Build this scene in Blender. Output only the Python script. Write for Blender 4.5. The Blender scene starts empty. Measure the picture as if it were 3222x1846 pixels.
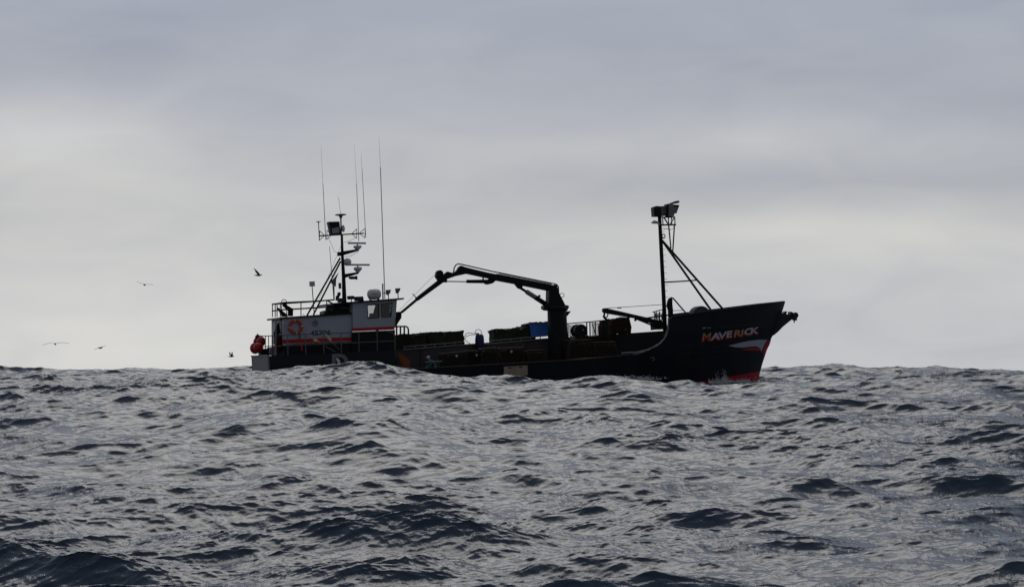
import bpy, bmesh, math, random
import numpy as np
from mathutils import Vector, Matrix

# ---------------------------------------------------------------- camera
D0 = 150.0            # metres from the lens to the boat
FP = 7500.0          # focal length in photograph pixels (3222 wide)
EYE = 4.0             # eye height above mean sea level
HOR = 1165.0          # photograph row of the true horizon
scn = bpy.context.scene
cam_d = bpy.data.cameras.new('camera')
cam = bpy.data.objects.new('camera', cam_d)
scn.collection.objects.link(cam)
cam.location = (0, 0, EYE)
cam.rotation_euler = (math.radians(90), 0, 0)
cam_d.sensor_width = 36.0
cam_d.lens = 36.0 * FP / 3222.0
cam_d.shift_y = (HOR - 923.0) / 3222.0
cam_d.clip_start = 0.5
cam_d.clip_end = 40000.0
scn.camera = cam

# ---------------------------------------------------------------- sky and light
SUN_EL, SUN_AZ = math.radians(42), math.radians(-5)     # soft sun behind the cloud ahead, a little to the left
world = bpy.data.worlds.new('World')
scn.world = world
world.use_nodes = True
nt = world.node_tree
for n in list(nt.nodes): nt.nodes.remove(n)
def N(tree, t, **kw):
    n = tree.nodes.new(t)
    for k, v in kw.items(): setattr(n, k, v)
    return n
def mth(tree, op, a, b=None, c=None, clamp=False):
    n = N(tree, 'ShaderNodeMath', operation=op); n.use_clamp = clamp
    for i, v in enumerate((a, b, c)):
        if v is None: continue
        if isinstance(v, (int, float)): n.inputs[i].default_value = v
        else: tree.links.new(v, n.inputs[i])
    return n.outputs[0]
def mixc(tree, f, a, b, mode='MIX'):
    n = N(tree, 'ShaderNodeMix', data_type='RGBA', blend_type=mode)
    for s, v in ((n.inputs[0], f), (n.inputs[6], a), (n.inputs[7], b)):
        if isinstance(v, (int, float)): s.default_value = v
        elif isinstance(v, tuple): s.default_value = (*v, 1) if len(v) == 3 else v
        else: tree.links.new(v, s)
    return n.outputs[2]
tc = N(nt, 'ShaderNodeTexCoord'); sep = N(nt, 'ShaderNodeSeparateXYZ')
nt.links.new(tc.outputs['Generated'], sep.inputs[0])
X, Y, Z = sep.outputs
az = mth(nt, 'MULTIPLY', mth(nt, 'ARCTAN2', X, Y), 28.6479)      # units of two degrees, right of straight ahead
el = mth(nt, 'MULTIPLY', mth(nt, 'ARCSINE', Z), 28.6479)          # in units of two degrees above the horizon
# overcast brightness against elevation: pale low band, slate above
rmp = N(nt, 'ShaderNodeValToRGB'); cr = rmp.color_ramp
nt.links.new(mth(nt, 'DIVIDE', mth(nt, 'MAXIMUM', el, 0.0), 40.0, clamp=True), rmp.inputs[0])
cr.elements[0].position = 0.0; cr.elements[0].color = (0.63, 0.638, 0.635, 1)
cr.elements[1].position = 1.0; cr.elements[1].color = (0.30, 0.33, 0.39, 1)
for p, c in ((0.022, (0.60, 0.612, 0.618)), (0.045, (0.515, 0.53, 0.545)), (0.075, (0.425, 0.45, 0.503)), (0.11, (0.365, 0.40, 0.475)), (0.2, (0.315, 0.355, 0.435)), (0.45, (0.30, 0.34, 0.415))):
    e = cr.elements.new(p); e.color = (*c, 1)
col = rmp.outputs[0]
# streaky cloud structure: noise in (azimuth, elevation), drawn out sideways
cmb = N(nt, 'ShaderNodeCombineXYZ')
nt.links.new(mth(nt, 'MULTIPLY', az, 0.16), cmb.inputs[0]); nt.links.new(mth(nt, 'MULTIPLY', el, 0.55), cmb.inputs[1])
nz = N(nt, 'ShaderNodeTexNoise'); nz.inputs['Scale'].default_value = 1.0; nz.inputs['Detail'].default_value = 5.0; nz.inputs['Roughness'].default_value = 0.48
nz.inputs['Distortion'].default_value = 0.5
nt.links.new(cmb.outputs[0], nz.inputs['Vector'])
cloud = mth(nt, 'MULTIPLY', mth(nt, 'SUBTRACT', nz.outputs['Fac'], 0.5), 0.34)
cmb2 = N(nt, 'ShaderNodeCombineXYZ')
nt.links.new(mth(nt, 'MULTIPLY', az, 0.62), cmb2.inputs[0]); nt.links.new(mth(nt, 'MULTIPLY', el, 1.9), cmb2.inputs[1]); cmb2.inputs[2].default_value = 4.2
nz2 = N(nt, 'ShaderNodeTexNoise'); nz2.inputs['Scale'].default_value = 1.0; nz2.inputs['Detail'].default_value = 4.0; nz2.inputs['Roughness'].default_value = 0.5; nz2.inputs['Distortion'].default_value = 0.8
nt.links.new(cmb2.outputs[0], nz2.inputs['Vector'])
cloud = mth(nt, 'ADD', cloud, mth(nt, 'MULTIPLY', mth(nt, 'SUBTRACT', nz2.outputs['Fac'], 0.5), 0.20))
# individual brighter and darker cloud banks: (azimuth, elevation, half width, half height, strength)
for a0, e0, sa, se, amp in ((-5.7, 2.72, 1.3, 0.42, 0.34), (-4.2, 1.2, 1.8, 0.7, 0.05), (1.3, 2.2, 2.4, 0.26, -0.12), (4.3, 1.68, 1.9, 0.26, 0.17), (2.3, 2.62, 1.7, 0.24, 0.09), (-2.6, 2.05, 2.0, 0.35, 0.07),
                            (4.8, 2.75, 1.6, 0.25, 0.05), (3.2, 2.95, 1.2, 0.22, 0.05), (5.2, 2.2, 1.6, 0.28, -0.05), (-1.2, 2.9, 2.2, 0.3, 0.035), (-4.6, 3.9, 1.6, 0.4, -0.05), (2.0, 3.4, 3.0, 0.35, -0.05), (5.2, 0.4, 2.4, 0.6, -0.07), (2.0, 4.5, 2.5, 0.25, 0.03), (-3.9, 0.15, 2.0, 0.5, 0.03)):
    u = mth(nt, 'DIVIDE', mth(nt, 'SUBTRACT', az, a0), sa); v = mth(nt, 'DIVIDE', mth(nt, 'SUBTRACT', el, e0), se)
    r2 = mth(nt, 'ADD', mth(nt, 'MULTIPLY', u, u), mth(nt, 'MULTIPLY', v, v))
    g = mth(nt, 'MULTIPLY', mth(nt, 'EXPONENT', mth(nt, 'MULTIPLY', r2, -0.6)), amp)
    cloud = mth(nt, 'ADD', cloud, g)
bri = mth(nt, 'ADD', cloud, 1.0)
warm = mixc(nt, mth(nt, 'MULTIPLY_ADD', cloud, 2.6, 0.42, clamp=True), (0.965, 0.99, 1.055), (1.045, 1.015, 0.955))
col = mixc(nt, 1.0, col, warm, 'MULTIPLY')
# the cloud is thin ahead (towards the sun) and heavy behind the viewer
azf = mth(nt, 'MULTIPLY_ADD', mth(nt, 'MULTIPLY', Y, 0.5), 1.0, 0.5, clamp=True)
dirf = mth(nt, 'MULTIPLY_ADD', mth(nt, 'POWER', azf, 1.6), 0.71, 0.29)
bri = mth(nt, 'MULTIPLY', bri, dirf)
cb = N(nt, 'ShaderNodeCombineColor')
for i in range(3): nt.links.new(bri, cb.inputs[i])
col = mixc(nt, 1.0, col, cb.outputs[0], 'MULTIPLY')
sky = N(nt, 'ShaderNodeTexSky', sky_type='NISHITA'); sky.sun_disc = False
sky.sun_elevation = SUN_EL; sky.sun_rotation = SUN_AZ; sky.air_density = 1.5; sky.dust_density = 3.0
bg1 = N(nt, 'ShaderNodeBackground'); bg2 = N(nt, 'ShaderNodeBackground'); mx = N(nt, 'ShaderNodeMixShader'); out = N(nt, 'ShaderNodeOutputWorld')
nt.links.new(sky.outputs[0], bg1.inputs[0]); bg1.inputs[1].default_value = 0.05
nt.links.new(col, bg2.inputs[0]); bg2.inputs[1].default_value = 1.0
mx.inputs[0].default_value = 0.94
nt.links.new(bg1.outputs[0], mx.inputs[1]); nt.links.new(bg2.outputs[0], mx.inputs[2]); nt.links.new(mx.outputs[0], out.inputs[0])

sun_d = bpy.data.lights.new('sun', 'SUN'); sun = bpy.data.objects.new('sun', sun_d); scn.collection.objects.link(sun)
sun_d.energy = 0.5; sun_d.angle = math.radians(35); sun_d.color = (1.0, 0.96, 0.9)
sv = Vector((math.sin(SUN_AZ) * math.cos(SUN_EL), math.cos(SUN_AZ) * math.cos(SUN_EL), math.sin(SUN_EL)))
sun.rotation_euler = sv.to_track_quat('Z', 'Y').to_euler()
scn.view_settings.view_transform = 'Standard'; scn.view_settings.look = 'None'
scn.view_settings.exposure = 0.0; scn.view_settings.gamma = 1.0; scn.view_settings.use_curve_mapping = False

# ---------------------------------------------------------------- materials
def pmat(name, color, rough=0.6, metal=0.0, var=0.25, scale=3.0, bump=0.0, ior=1.45, spec=None, stain=None, stain_amt=0.5, stretch=(1, 1, 1)):
    m = bpy.data.materials.new(name); m.use_nodes = True; t = m.node_tree
    b = t.nodes['Principled BSDF']; b.inputs['Roughness'].default_value = rough; b.inputs['Metallic'].default_value = metal; b.inputs['IOR'].default_value = ior
    if spec is not None: b.inputs['Specular IOR Level'].default_value = spec
    c = N(t, 'ShaderNodeTexCoord'); mp = N(t, 'ShaderNodeMapping'); mp.inputs['Scale'].default_value = stretch
    t.links.new(c.outputs['Object'], mp.inputs[0])
    n = N(t, 'ShaderNodeTexNoise'); n.inputs['Scale'].default_value = scale; n.inputs['Detail'].default_value = 6; n.inputs['Roughness'].default_value = 0.6
    t.links.new(mp.outputs[0], n.inputs['Vector'])
    lo = tuple(v * (1 - var) for v in color); hi = tuple(min(1, v * (1 + var)) for v in color)
    cc = mixc(t, mth(t, 'MULTIPLY_ADD', n.outputs['Fac'], 2.2, -0.6, clamp=True), lo, hi)
    if stain:
        n2 = N(t, 'ShaderNodeTexNoise'); n2.inputs['Scale'].default_value = scale * 0.6; n2.inputs['Detail'].default_value = 8; n2.inputs['Roughness'].default_value = 0.7
        mp2 = N(t, 'ShaderNodeMapping'); mp2.inputs['Location'].default_value = (3.1, 7.7, 1.3); mp2.inputs['Scale'].default_value = stretch
        t.links.new(c.outputs['Object'], mp2.inputs[0]); t.links.new(mp2.outputs[0], n2.inputs['Vector'])
        f = mth(t, 'MULTIPLY', mth(t, 'MULTIPLY_ADD', n2.outputs['Fac'], 6.0, -3.3, clamp=True), stain_amt)
        cc = mixc(t, f, cc, stain)
    t.links.new(cc, b.inputs['Base Color'])
    if bump:
        bp = N(t, 'ShaderNodeBump'); bp.inputs['Strength'].default_value = bump; bp.inputs['Distance'].default_value = 0.03
        t.links.new(n.outputs['Fac'], bp.inputs['Height']); t.links.new(bp.outputs[0], b.inputs['Normal'])
    return m
# ---------------------------------------------------------------- placing the boat
# boat frame: x forward, y to port, z up, z = 0 about the water at the boat
SHIP = Matrix.Translation((0, D0, 3.3)) @ Matrix.Rotation(math.radians(15.0), 4, 'Z') @ Matrix.Rotation(math.radians(-3.0), 4, 'Y')
SHIP_I = SHIP.inverted()

# ---------------------------------------------------------------- the sea: one sheet of real wave geometry out to the horizon
def ocean_tile(n, L, kmin, kmax, power, spread, seed, wind):
    """one periodic patch of wind waves: height and sideways (choppy) displacement"""
    rs = np.random.RandomState(seed)
    kx = np.fft.fftfreq(n, 1.0 / n) * 2 * np.pi / L; KX, KY = np.meshgrid(kx, kx, indexing='ij')
    K = np.hypot(KX, KY); K[0, 0] = 1
    ang = np.arctan2(KY, KX) - wind
    P = K ** (-power) * np.exp(-(kmin / K) ** 4) * np.exp(-(K / kmax) ** 4) * (np.abs(np.cos(ang)) ** spread + 0.02)
    P[0, 0] = 0
    h = (rs.normal(size=(n, n)) + 1j * rs.normal(size=(n, n))) * np.sqrt(P)
    H = np.fft.ifft2(h).real; s = H.std()
    DX = np.fft.ifft2(1j * KX / K * h).real; DY = np.fft.ifft2(1j * KY / K * h).real
    return (H / s).astype(np.float32), (DX / s).astype(np.float32), (DY / s).astype(np.float32), L
def sample(tile, x, y, rot, out):
    H, DX, DY, L = tile; n = H.shape[0]; c, s = math.cos(rot), math.sin(rot)
    u = (x * c + y * s) / L * n; v = (-x * s + y * c) / L * n
    iu = np.floor(u).astype(np.int64); iv = np.floor(v).astype(np.int64)
    fu = (u - iu).astype(np.float32); fv = (v - iv).astype(np.float32); iu %= n; iv %= n; ju = (iu + 1) % n; jv = (iv + 1) % n
    w00 = (1 - fu) * (1 - fv); w10 = fu * (1 - fv); w01 = (1 - fu) * fv; w11 = fu * fv
    r = [A[iu, iv] * w00 + A[ju, iv] * w10 + A[iu, jv] * w01 + A[ju, jv] * w11 for A in out(H, DX, DY)]
    return r[0], r[1] * c - r[2] * s, r[1] * s + r[2] * c
TILES = [  # tile, rotation, height std, choppiness
    (ocean_tile(512, 151.0, 2*math.pi/12, 2*math.pi/2.2, 3.9, 7, 3, math.pi/2), 0.05, 0.165, 1.0),
    (ocean_tile(512, 127.0, 2*math.pi/9, 2*math.pi/1.8, 4.0, 10, 5, math.pi/2), -0.62, 0.105, 1.2),
    (ocean_tile(1024, 61.0, 2*math.pi/4.5, 2*math.pi/0.5, 4.0, 14, 11, math.pi/2), -0.50, 0.034, 1.2),
    (ocean_tile(1024, 41.0, 2*math.pi/3.0, 2*math.pi/0.4, 4.0, 14, 12, math.pi/2), 0.38, 0.026, 1.2),
    (ocean_tile(1024, 13.7, 2*math.pi/1.3, 2*math.pi/0.05, 3.8, 14, 21, math.pi/2), -0.80, 0.0100, 1.0),
    (ocean_tile(1024, 11.3, 2*math.pi/0.9, 2*math.pi/0.05, 3.6, 14, 22, math.pi/2), 0.15, 0.0090, 1.1),
]
RPX = [-2500, 0, 400, 700, 795, 900, 1000, 1100, 1180, 1250, 1330, 1400, 1500, 1600, 1750, 1850, 2000, 2150, 2300, 2400, 2500, 2700, 3000, 3222, 6000]
RPY = [1200, 1190, 1186, 1181, 1177, 1167, 1163, 1160, 1163, 1173, 1183, 1190, 1196, 1204, 1210, 1202, 1200, 1218, 1221, 1216, 1212, 1207, 1202, 1198, 1215]
FPX = [-3000, 0, 500, 900, 1500, 2300, 2420, 2600, 2800, 2950, 3222, 6000]
FPY = [1185, 1171, 1168, 1170, 1176, 1172, 1166, 1157, 1163, 1168, 1174, 1185]
def smooth(t): t = np.clip(t, 0, 1); return t * t * (3 - 2 * t)
YR, YF = 132.0, 212.0      # distances of the crest short of the boat and of the one beyond it
def swell(x, y):
    """long swell: a low trough in front of the camera, a crest just short of the boat, another one beyond it"""
    px = 1611 + FP * x / np.maximum(y, 30)
    wob = 2.5 * np.sin(x / 17.0) + 1.5 * np.sin(x / 7.3 + 1)
    zr = EYE + (HOR - np.interp(px, RPX, RPY)) / FP * YR
    zf = EYE + (HOR - np.interp(px, FPX, FPY)) / FP * YF
    yy = y + wob * np.clip((y - 60) / 50, 0, 1) * 0.5
    up = smooth((yy - 42) / (YR - 42)) * 0.4 + 0.6 * np.clip((yy - 46) / (YR - 46), 0, 1)
    z1 = zr * np.clip(up, 0, 1) ** 1.1
    zb = np.minimum(2.95, zr)
    t1 = smooth((yy - YR) / 14.0); z2 = zr * (1 - t1) + zb * t1
    t2 = smooth((yy - 166) / (YF - 166)); z3 = zb * (1 - t2) + zf * t2
    t3 = smooth((yy - YF) / 150.0); z4 = zf * (1 - t3) + 0.3 * t3
    z = np.where(yy < YR, z1, np.where(yy < 166, z2, np.where(yy < YF, z3, z4)))
    far = smooth((y - 350) / 300.0)
    return z + far * 1.2 * np.sin(y / 21.0 + 2 * np.sin(x / 160.0)) * np.sin(x / 230.0 + y / 400.0)
def footprint(x, y):
    """1 inside the hull, 0 outside"""
    X = (x * SHIP_I[0][0] + y * SHIP_I[0][1] + 3.0 * SHIP_I[0][2] + SHIP_I[0][3]); Yl = (x * SHIP_I[1][0] + y * SHIP_I[1][1] + 3.0 * SHIP_I[1][2] + SHIP_I[1][3])
    hb = 2.6 * np.sqrt(np.clip((13.5 - X) / 13.0, 0, 1))
    d = np.maximum(np.abs(Yl) - hb, np.abs(X + 1.0) - 14.5)
    return smooth(1 - (d + 0.3) / 0.6), X, Yl
def sea_height(x, y):
    z = swell(x, y); dx = np.zeros_like(x); dy = np.zeros_like(x)
    for i, (tile, rot, amp, chop) in enumerate(TILES):
        h, a, b = sample(tile, x, y, rot, lambda *t: t)
        g = amp * (1.0 if i != 0 else 1 + 0.6 * np.clip((62 - y) / 30, -0.3, 1))
        if i >= 4: g = g * np.clip(0.75 + 0.5 * np.sin(x / 9 + 1.3 * np.sin(y / 13)) * np.sin(y / 11), 0.6, 1.4)     # gusts roughen the water in patches
        z = z + h * g; dx = dx + a * g * chop; dy = dy + b * g * chop
    f, X, Yl = footprint(x, y)
    z = z * (1 - f) + 2.4 * f
    return x + dx, y + dy, z
def build_sea():
    half = math.tan(math.radians(13.0)); nc = 1000
    t = np.linspace(-half, half, nc); outer = []; st = t[1] - t[0]; v = half
    while v < 3.0:
        st *= 1.05; v += st; outer.append(v)
    t = np.concatenate([-np.array(outer[::-1]), t, np.array(outer)])
    ys = [4.0]
    while ys[-1] < 9000:
        y = ys[-1]
        ys.append(y + (y * 0.02 if y < 33 else y * 0.00082 if y < 165 else y * 0.0012 if y < 240 else y * 0.005 if y < 600 else y * 0.03))
    ys = np.array(ys)
    X = t[None, :] * np.maximum(ys, 4)[:, None]; Yv = np.repeat(ys[:, None], len(t), 1)
    x, y, z = sea_height(X.ravel(), Yv.ravel())
    nr, ncl = len(ys), len(t)
    me = bpy.data.meshes.new('sea_water'); nv = nr * ncl
    me.vertices.add(nv); co = np.empty((nv, 3), np.float32); co[:, 0] = x; co[:, 1] = y; co[:, 2] = z
    me.vertices.foreach_set('co', co.ravel())
    i = np.arange(nr - 1)[:, None] * ncl + np.arange(ncl - 1)[None, :]
    q = np.stack([i, i + 1, i + ncl + 1, i + ncl], -1).reshape(-1, 4).astype(np.int32); nq = len(q)
    me.loops.add(nq * 4); me.loops.foreach_set('vertex_index', q.ravel())
    me.polygons.add(nq); me.polygons.foreach_set('loop_start', np.arange(0, nq * 4, 4, dtype=np.int32))
    me.polygons.foreach_set('use_smooth', np.ones(nq, bool))
    # foam where the hull works the water and on a few breaking crests
    _, Xs, Ys = footprint(x.astype(np.float64), y.astype(np.float64))
    hb = 3.5 * np.sqrt(np.clip((15.2 - Xs) / 9.0, 0, 1))
    dh = np.abs(np.abs(Ys) - hb)
    along = np.exp(-((Xs - 11) / 7.0) ** 2) + 0.5 * np.exp(-((Xs + 2) / 9.0) ** 2)
    foam = np.exp(-dh / 0.7) * along * (Xs < 19) * 1.1
    px = 1611 + FP * x / y
    foam = foam + 0.75 * np.exp(-((px - 2960) / 90) ** 2 - ((y - 200) / 12) ** 2) + 0.35 * np.exp(-((px - 2600) / 260) ** 2 - ((y - 197) / 20) ** 2)
    foam = foam + 0.8 * np.exp(-((px - 2175) / 22) ** 2 - ((y - 94) / 2.0) ** 2) + 0.6 * np.exp(-((px - 2010) / 40) ** 2 - ((y - 45.7) / 0.7) ** 2)
    at = me.attributes.new('foam', 'FLOAT', 'POINT'); at.data.foreach_set('value', foam.astype(np.float32))
    me.update(calc_edges=True)
    o = bpy.data.objects.new('sea_water', me); scn.collection.objects.link(o); o['kind'] = 'structure'
    m = bpy.data.materials.new('sea_water'); m.use_nodes = True; t_ = m.node_tree; b = t_.nodes['Principled BSDF']
    b.inputs['IOR'].default_value = 1.33; b.inputs['Roughness'].default_value = 0.17
    geo = N(t_, 'ShaderNodeNewGeometry'); mp = N(t_, 'ShaderNodeMapping'); mp.inputs['Scale'].default_value = (2.0, 0.8, 1.0); mp.inputs['Rotation'].default_value = (0, 0, 0.3)
    t_.links.new(geo.outputs['Position'], mp.inputs[0])
    n1 = N(t_, 'ShaderNodeTexNoise'); n1.inputs['Scale'].default_value = 5.0; n1.inputs['Detail'].default_value = 4.0; n1.inputs['Roughness'].default_value = 0.55
    t_.links.new(mp.outputs[0], n1.inputs['Vector'])
    bp = N(t_, 'ShaderNodeBump'); bp.inputs['Strength'].default_value = 0.6; bp.inputs['Distance'].default_value = 0.03
    t_.links.new(n1.outputs['Fac'], bp.inputs['Height']); t_.links.new(bp.outputs[0], b.inputs['Normal'])
    fa = N(t_, 'ShaderNodeAttribute', attribute_name='foam')
    n2 = N(t_, 'ShaderNodeTexNoise'); n2.inputs['Scale'].default_value = 2.6; n2.inputs['Detail'].default_value = 7.0; n2.inputs['Roughness'].default_value = 0.72
    t_.links.new(mp.outputs[0], n2.inputs['Vector'])
    f = mth(t_, 'MULTIPLY', mth(t_, 'MULTIPLY_ADD', mth(t_, 'ADD', mth(t_, 'MULTIPLY', fa.outputs['Fac'], 0.36), n2.outputs['Fac']), 9.0, -6.5, clamp=True), 0.85)
    t_.links.new(mixc(t_, f, (0.050, 0.072, 0.108), (0.88, 0.90, 0.92)), b.inputs['Base Color'])
    t_.links.new(mth(t_, 'MULTIPLY_ADD', f, 0.6, 0.17), b.inputs['Roughness'])
    me.materials.append(m)
    return o
build_sea()
# ---------------------------------------------------------------- helpers for the boat
from mathutils import noise as mnoise
def S(px, py, ly=0.0):
    """point in the boat's frame, at side offset ly, that the photograph shows at (px, py)"""
    a = (px - 1611.0) / FP; b = (HOR - py) / FP; R = SHIP; O = SHIP.translation
    # unknown lx, lz
    A11 = R[0][0] - a * R[1][0]; A12 = R[0][2] - a * R[1][2]; B1 = a * (O.y + R[1][1] * ly) - (O.x + R[0][1] * ly)
    A21 = R[2][0] - b * R[1][0]; A22 = R[2][2] - b * R[1][2]; B2 = b * (O.y + R[1][1] * ly) - (O.z + R[2][1] * ly - EYE)
    det = A11 * A22 - A12 * A21
    return Vector(((B1 * A22 - A12 * B2) / det, ly, (A11 * B2 - B1 * A21) / det))
def link(o, parent=None):
    scn.collection.objects.link(o); o.parent = parent; return o
class MB:
    def __init__(s): s.v = []; s.f = []
    def add(s, vs, fs):
        n = len(s.v); s.v += [Vector(v) for v in vs]; s.f += [tuple(i + n for i in f) for f in fs]; return s
    def hexa(s, p):
        return s.add(p, [(0, 1, 2, 3), (7, 6, 5, 4), (0, 4, 5, 1), (1, 5, 6, 2), (2, 6, 7, 3), (3, 7, 4, 0)])
    def box(s, c, d):
        c = Vector(c); x, y, z = (k / 2 for k in d)
        return s.hexa([c + Vector(q) for q in ((-x, -y, -z), (x, -y, -z), (x, y, -z), (-x, y, -z), (-x, -y, z), (x, -y, z), (x, y, z), (-x, y, z))])
    def tube(s, pts, r, n=8, closed=False):
        pts = [Vector(p) for p in pts]; m = len(pts); rs = r if isinstance(r, (list, tuple)) else [r] * m
        ref = Vector((0, 1, 0)); vs = []; up = None
        for i, p in enumerate(pts):
            a = pts[(i - 1) % m] if (i > 0 or closed) else p; b = pts[(i + 1) % m] if (i < m - 1 or closed) else p
            d = (b - a).normalized()
            if up is None: up = ref if abs(d.dot(ref)) < 0.9 else Vector((1, 0, 0))
            up = (up - d * up.dot(d)).normalized(); w = d.cross(up)
            for k in range(n):
                t = 2 * math.pi * k / n; vs.append(p + (up * math.cos(t) + w * math.sin(t)) * rs[i])
        fs = []
        for i in range(m if closed else m - 1):
            j = (i + 1) % m
            for k in range(n): fs.append((i * n + k, i * n + (k + 1) % n, j * n + (k + 1) % n, j * n + k))
        if not closed: fs += [tuple(range(n))[::-1], tuple(range((m - 1) * n, m * n))]
        return s.add(vs, fs)
    def prism(s, poly, y0, y1):
        n = len(poly)
        return s.add([(p[0], y0, p[2]) for p in poly] + [(p[0], y1, p[2]) for p in poly],
                     [tuple(range(n)), tuple(range(2 * n - 1, n - 1, -1))] + [(i, i + n, (i + 1) % n + n, (i + 1) % n) for i in range(n)])
    def pp(s, pix, y0, y1): return s.prism([S(a, b, y0) for a, b in pix], y0, y1)
    def pt(s, pix, ly, r, n=8, closed=False): return s.tube([S(q[0], q[1], q[2] if len(q) > 2 else ly) for q in pix], r, n, closed)
    def ball(s, c, r, n=14, m=9, sq=1.0):
        r = Vector(r) if isinstance(r, (tuple, list)) else Vector((r, r, r)); c = Vector(c); vs = []; fs = []
        pw = lambda t: math.copysign(abs(t) ** sq, t)
        for i in range(1, m):
            a = math.pi * i / m
            for k in range(n):
                b = 2 * math.pi * k / n; vs.append(c + Vector((pw(math.sin(a)) * pw(math.cos(b)) * r.x, pw(math.sin(a)) * pw(math.sin(b)) * r.y, pw(math.cos(a)) * r.z)))
        t, b = len(vs), len(vs) + 1; vs += [c + Vector((0, 0, r.z)), c - Vector((0, 0, r.z))]
        for i in range(m - 2):
            for k in range(n): fs.append((i * n + k, (i + 1) * n + k, (i + 1) * n + (k + 1) % n, i * n + (k + 1) % n))
        for k in range(n): fs += [(t, k, (k + 1) % n), (b, (m - 2) * n + (k + 1) % n, (m - 2) * n + k)]
        return s.add(vs, fs)
    def lathe(s, p0, p1, prof, n=16):
        """prof: (fraction along p0-p1, radius)"""
        p0, p1 = Vector(p0), Vector(p1); return s.tube([p0.lerp(p1, t) for t, _ in prof], [max(r, 1e-4) for _, r in prof], n)
    def build(s, name, mat, parent=None, org=None, smooth=35):
        bm = bmesh.new(); o = org or Vector((0, 0, 0)); vs = [bm.verts.new(v - o) for v in s.v]
        for f in s.f:
            try: bm.faces.new([vs[i] for i in f])
            except ValueError: pass
        bmesh.ops.recalc_face_normals(bm, faces=bm.faces[:])
        me = bpy.data.meshes.new(name); bm.to_mesh(me); bm.free()
        if smooth: me.shade_smooth(); me.set_sharp_from_angle(angle=math.radians(smooth))
        me.materials.append(mat); ob = bpy.data.objects.new(name, me); return link(ob, parent)
def tag(o, label, cat, group=None, kind=None):
    o['label'] = label; o['category'] = cat
    if group: o['group'] = group
    if kind: o['kind'] = kind
    return o
def thing(name, label, cat, base, group=None):
    """an Empty standing on or hanging from the boat at a point given in the boat's frame; returns it and that point"""
    o = bpy.data.objects.new(name, None); link(o); o.empty_display_size = 0.2
    o.matrix_world = SHIP @ Matrix.Translation(base); tag(o, label, cat, group); return o, Vector(base)
def single(mb, name, mat, label, cat, base, group=None, smooth=35):
    o = mb.build(name, mat, None, Vector(base), smooth); o.matrix_world = SHIP @ Matrix.Translation(base); return tag(o, label, cat, group)

M = {}
M['hull'] = pmat('black_hull_paint', (0.0095, 0.0105, 0.0135), 0.38, var=0.3, scale=0.8, bump=0.6, stain=(0.055, 0.038, 0.030), stain_amt=0.6, stretch=(1, 1, 0.3), spec=0.45)
M['black'] = pmat('black_steel', (0.012, 0.012, 0.014), 0.5, var=0.35, scale=4, stain=(0.035, 0.018, 0.012), stain_amt=0.35, spec=0.3)
M['red'] = pmat('red_boot_paint', (0.50, 0.014, 0.018), 0.5, var=0.25, scale=2, stain=(0.08, 0.01, 0.01))
M['stripe'] = pmat('red_stripe_paint', (0.62, 0.018, 0.03), 0.5, var=0.12, scale=2)
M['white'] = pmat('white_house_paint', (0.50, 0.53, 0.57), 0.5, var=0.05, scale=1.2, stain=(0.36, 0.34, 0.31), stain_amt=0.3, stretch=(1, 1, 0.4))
M['white2'] = pmat('paler_white_paint', (0.60, 0.60, 0.62), 0.55, var=0.06, scale=1.5)  # slightly paler white for the stern locker and sensor box
M['galv'] = pmat('galvanised_pipe', (0.20, 0.19, 0.17), 0.6, 0.2, var=0.3, scale=6, stain=(0.12, 0.06, 0.03))
M['alum'] = pmat('worn_aluminium', (0.34, 0.33, 0.31), 0.5, 0.3, var=0.25, scale=5, stain=(0.16, 0.1, 0.06))
M['grey'] = pmat('grey_plate', (0.26, 0.25, 0.255), 0.6, var=0.15, scale=1.5, stain=(0.1, 0.07, 0.05))
M['inner'] = pmat('weathered_inner_plate', (0.085, 0.078, 0.075), 0.7, var=0.3, scale=1.2, stain=(0.09, 0.035, 0.018), stain_amt=0.5)
M['antenna'] = pmat('antenna_fibreglass', (0.62, 0.62, 0.64), 0.5, var=0.1)
M['dome'] = pmat('white_fibreglass', (0.85, 0.85, 0.85), 0.4, var=0.06, scale=3)
M['orange'] = pmat('orange_ring', (0.72, 0.075, 0.018), 0.5, var=0.1)
M['buoy'] = pmat('red_buoy_vinyl', (0.52, 0.016, 0.022), 0.38, var=0.15, scale=4)
M['cream'] = pmat('cream_foam', (0.78, 0.70, 0.46), 0.6, var=0.12, scale=6)
M['fluo'] = pmat('fluorescent_orange', (0.95, 0.16, 0.06), 0.55, var=0.1)
M['rope'] = pmat('pale_rope', (0.33, 0.31, 0.26), 0.8, var=0.2, scale=20)
M['rust'] = pmat('rusty_steel', (0.075, 0.028, 0.016), 0.8, var=0.5, scale=5)
M['net'] = pmat('dark_netting', (0.036, 0.036, 0.020), 0.9, var=0.7, scale=9, bump=1.0, stain=(0.07, 0.04, 0.02), stain_amt=0.7)
M['rednet'] = pmat('red_brown_netting', (0.050, 0.018, 0.013), 0.9, var=0.7, scale=8, bump=1.0, stain=(0.03, 0.02, 0.015), stain_amt=0.6)
M['blue'] = pmat('blue_plastic', (0.07, 0.27, 0.85), 0.45, var=0.12, scale=2)
M['navy'] = pmat('dark_blue_drum', (0.02, 0.03, 0.10), 0.45, var=0.2, scale=3)
M['tan'] = pmat('weathered_plywood', (0.58, 0.42, 0.30), 0.75, var=0.22, scale=2.5, stain=(0.13, 0.06, 0.035), stain_amt=0.6, stretch=(1, 1, 0.25))
M['rustor'] = pmat('orange_primer', (0.30, 0.075, 0.025), 0.7, var=0.35, scale=2.5, stain=(0.08, 0.03, 0.02))
M['letter'] = pmat('silver_lettering', (0.66, 0.66, 0.70), 0.5, var=0.1)
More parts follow.
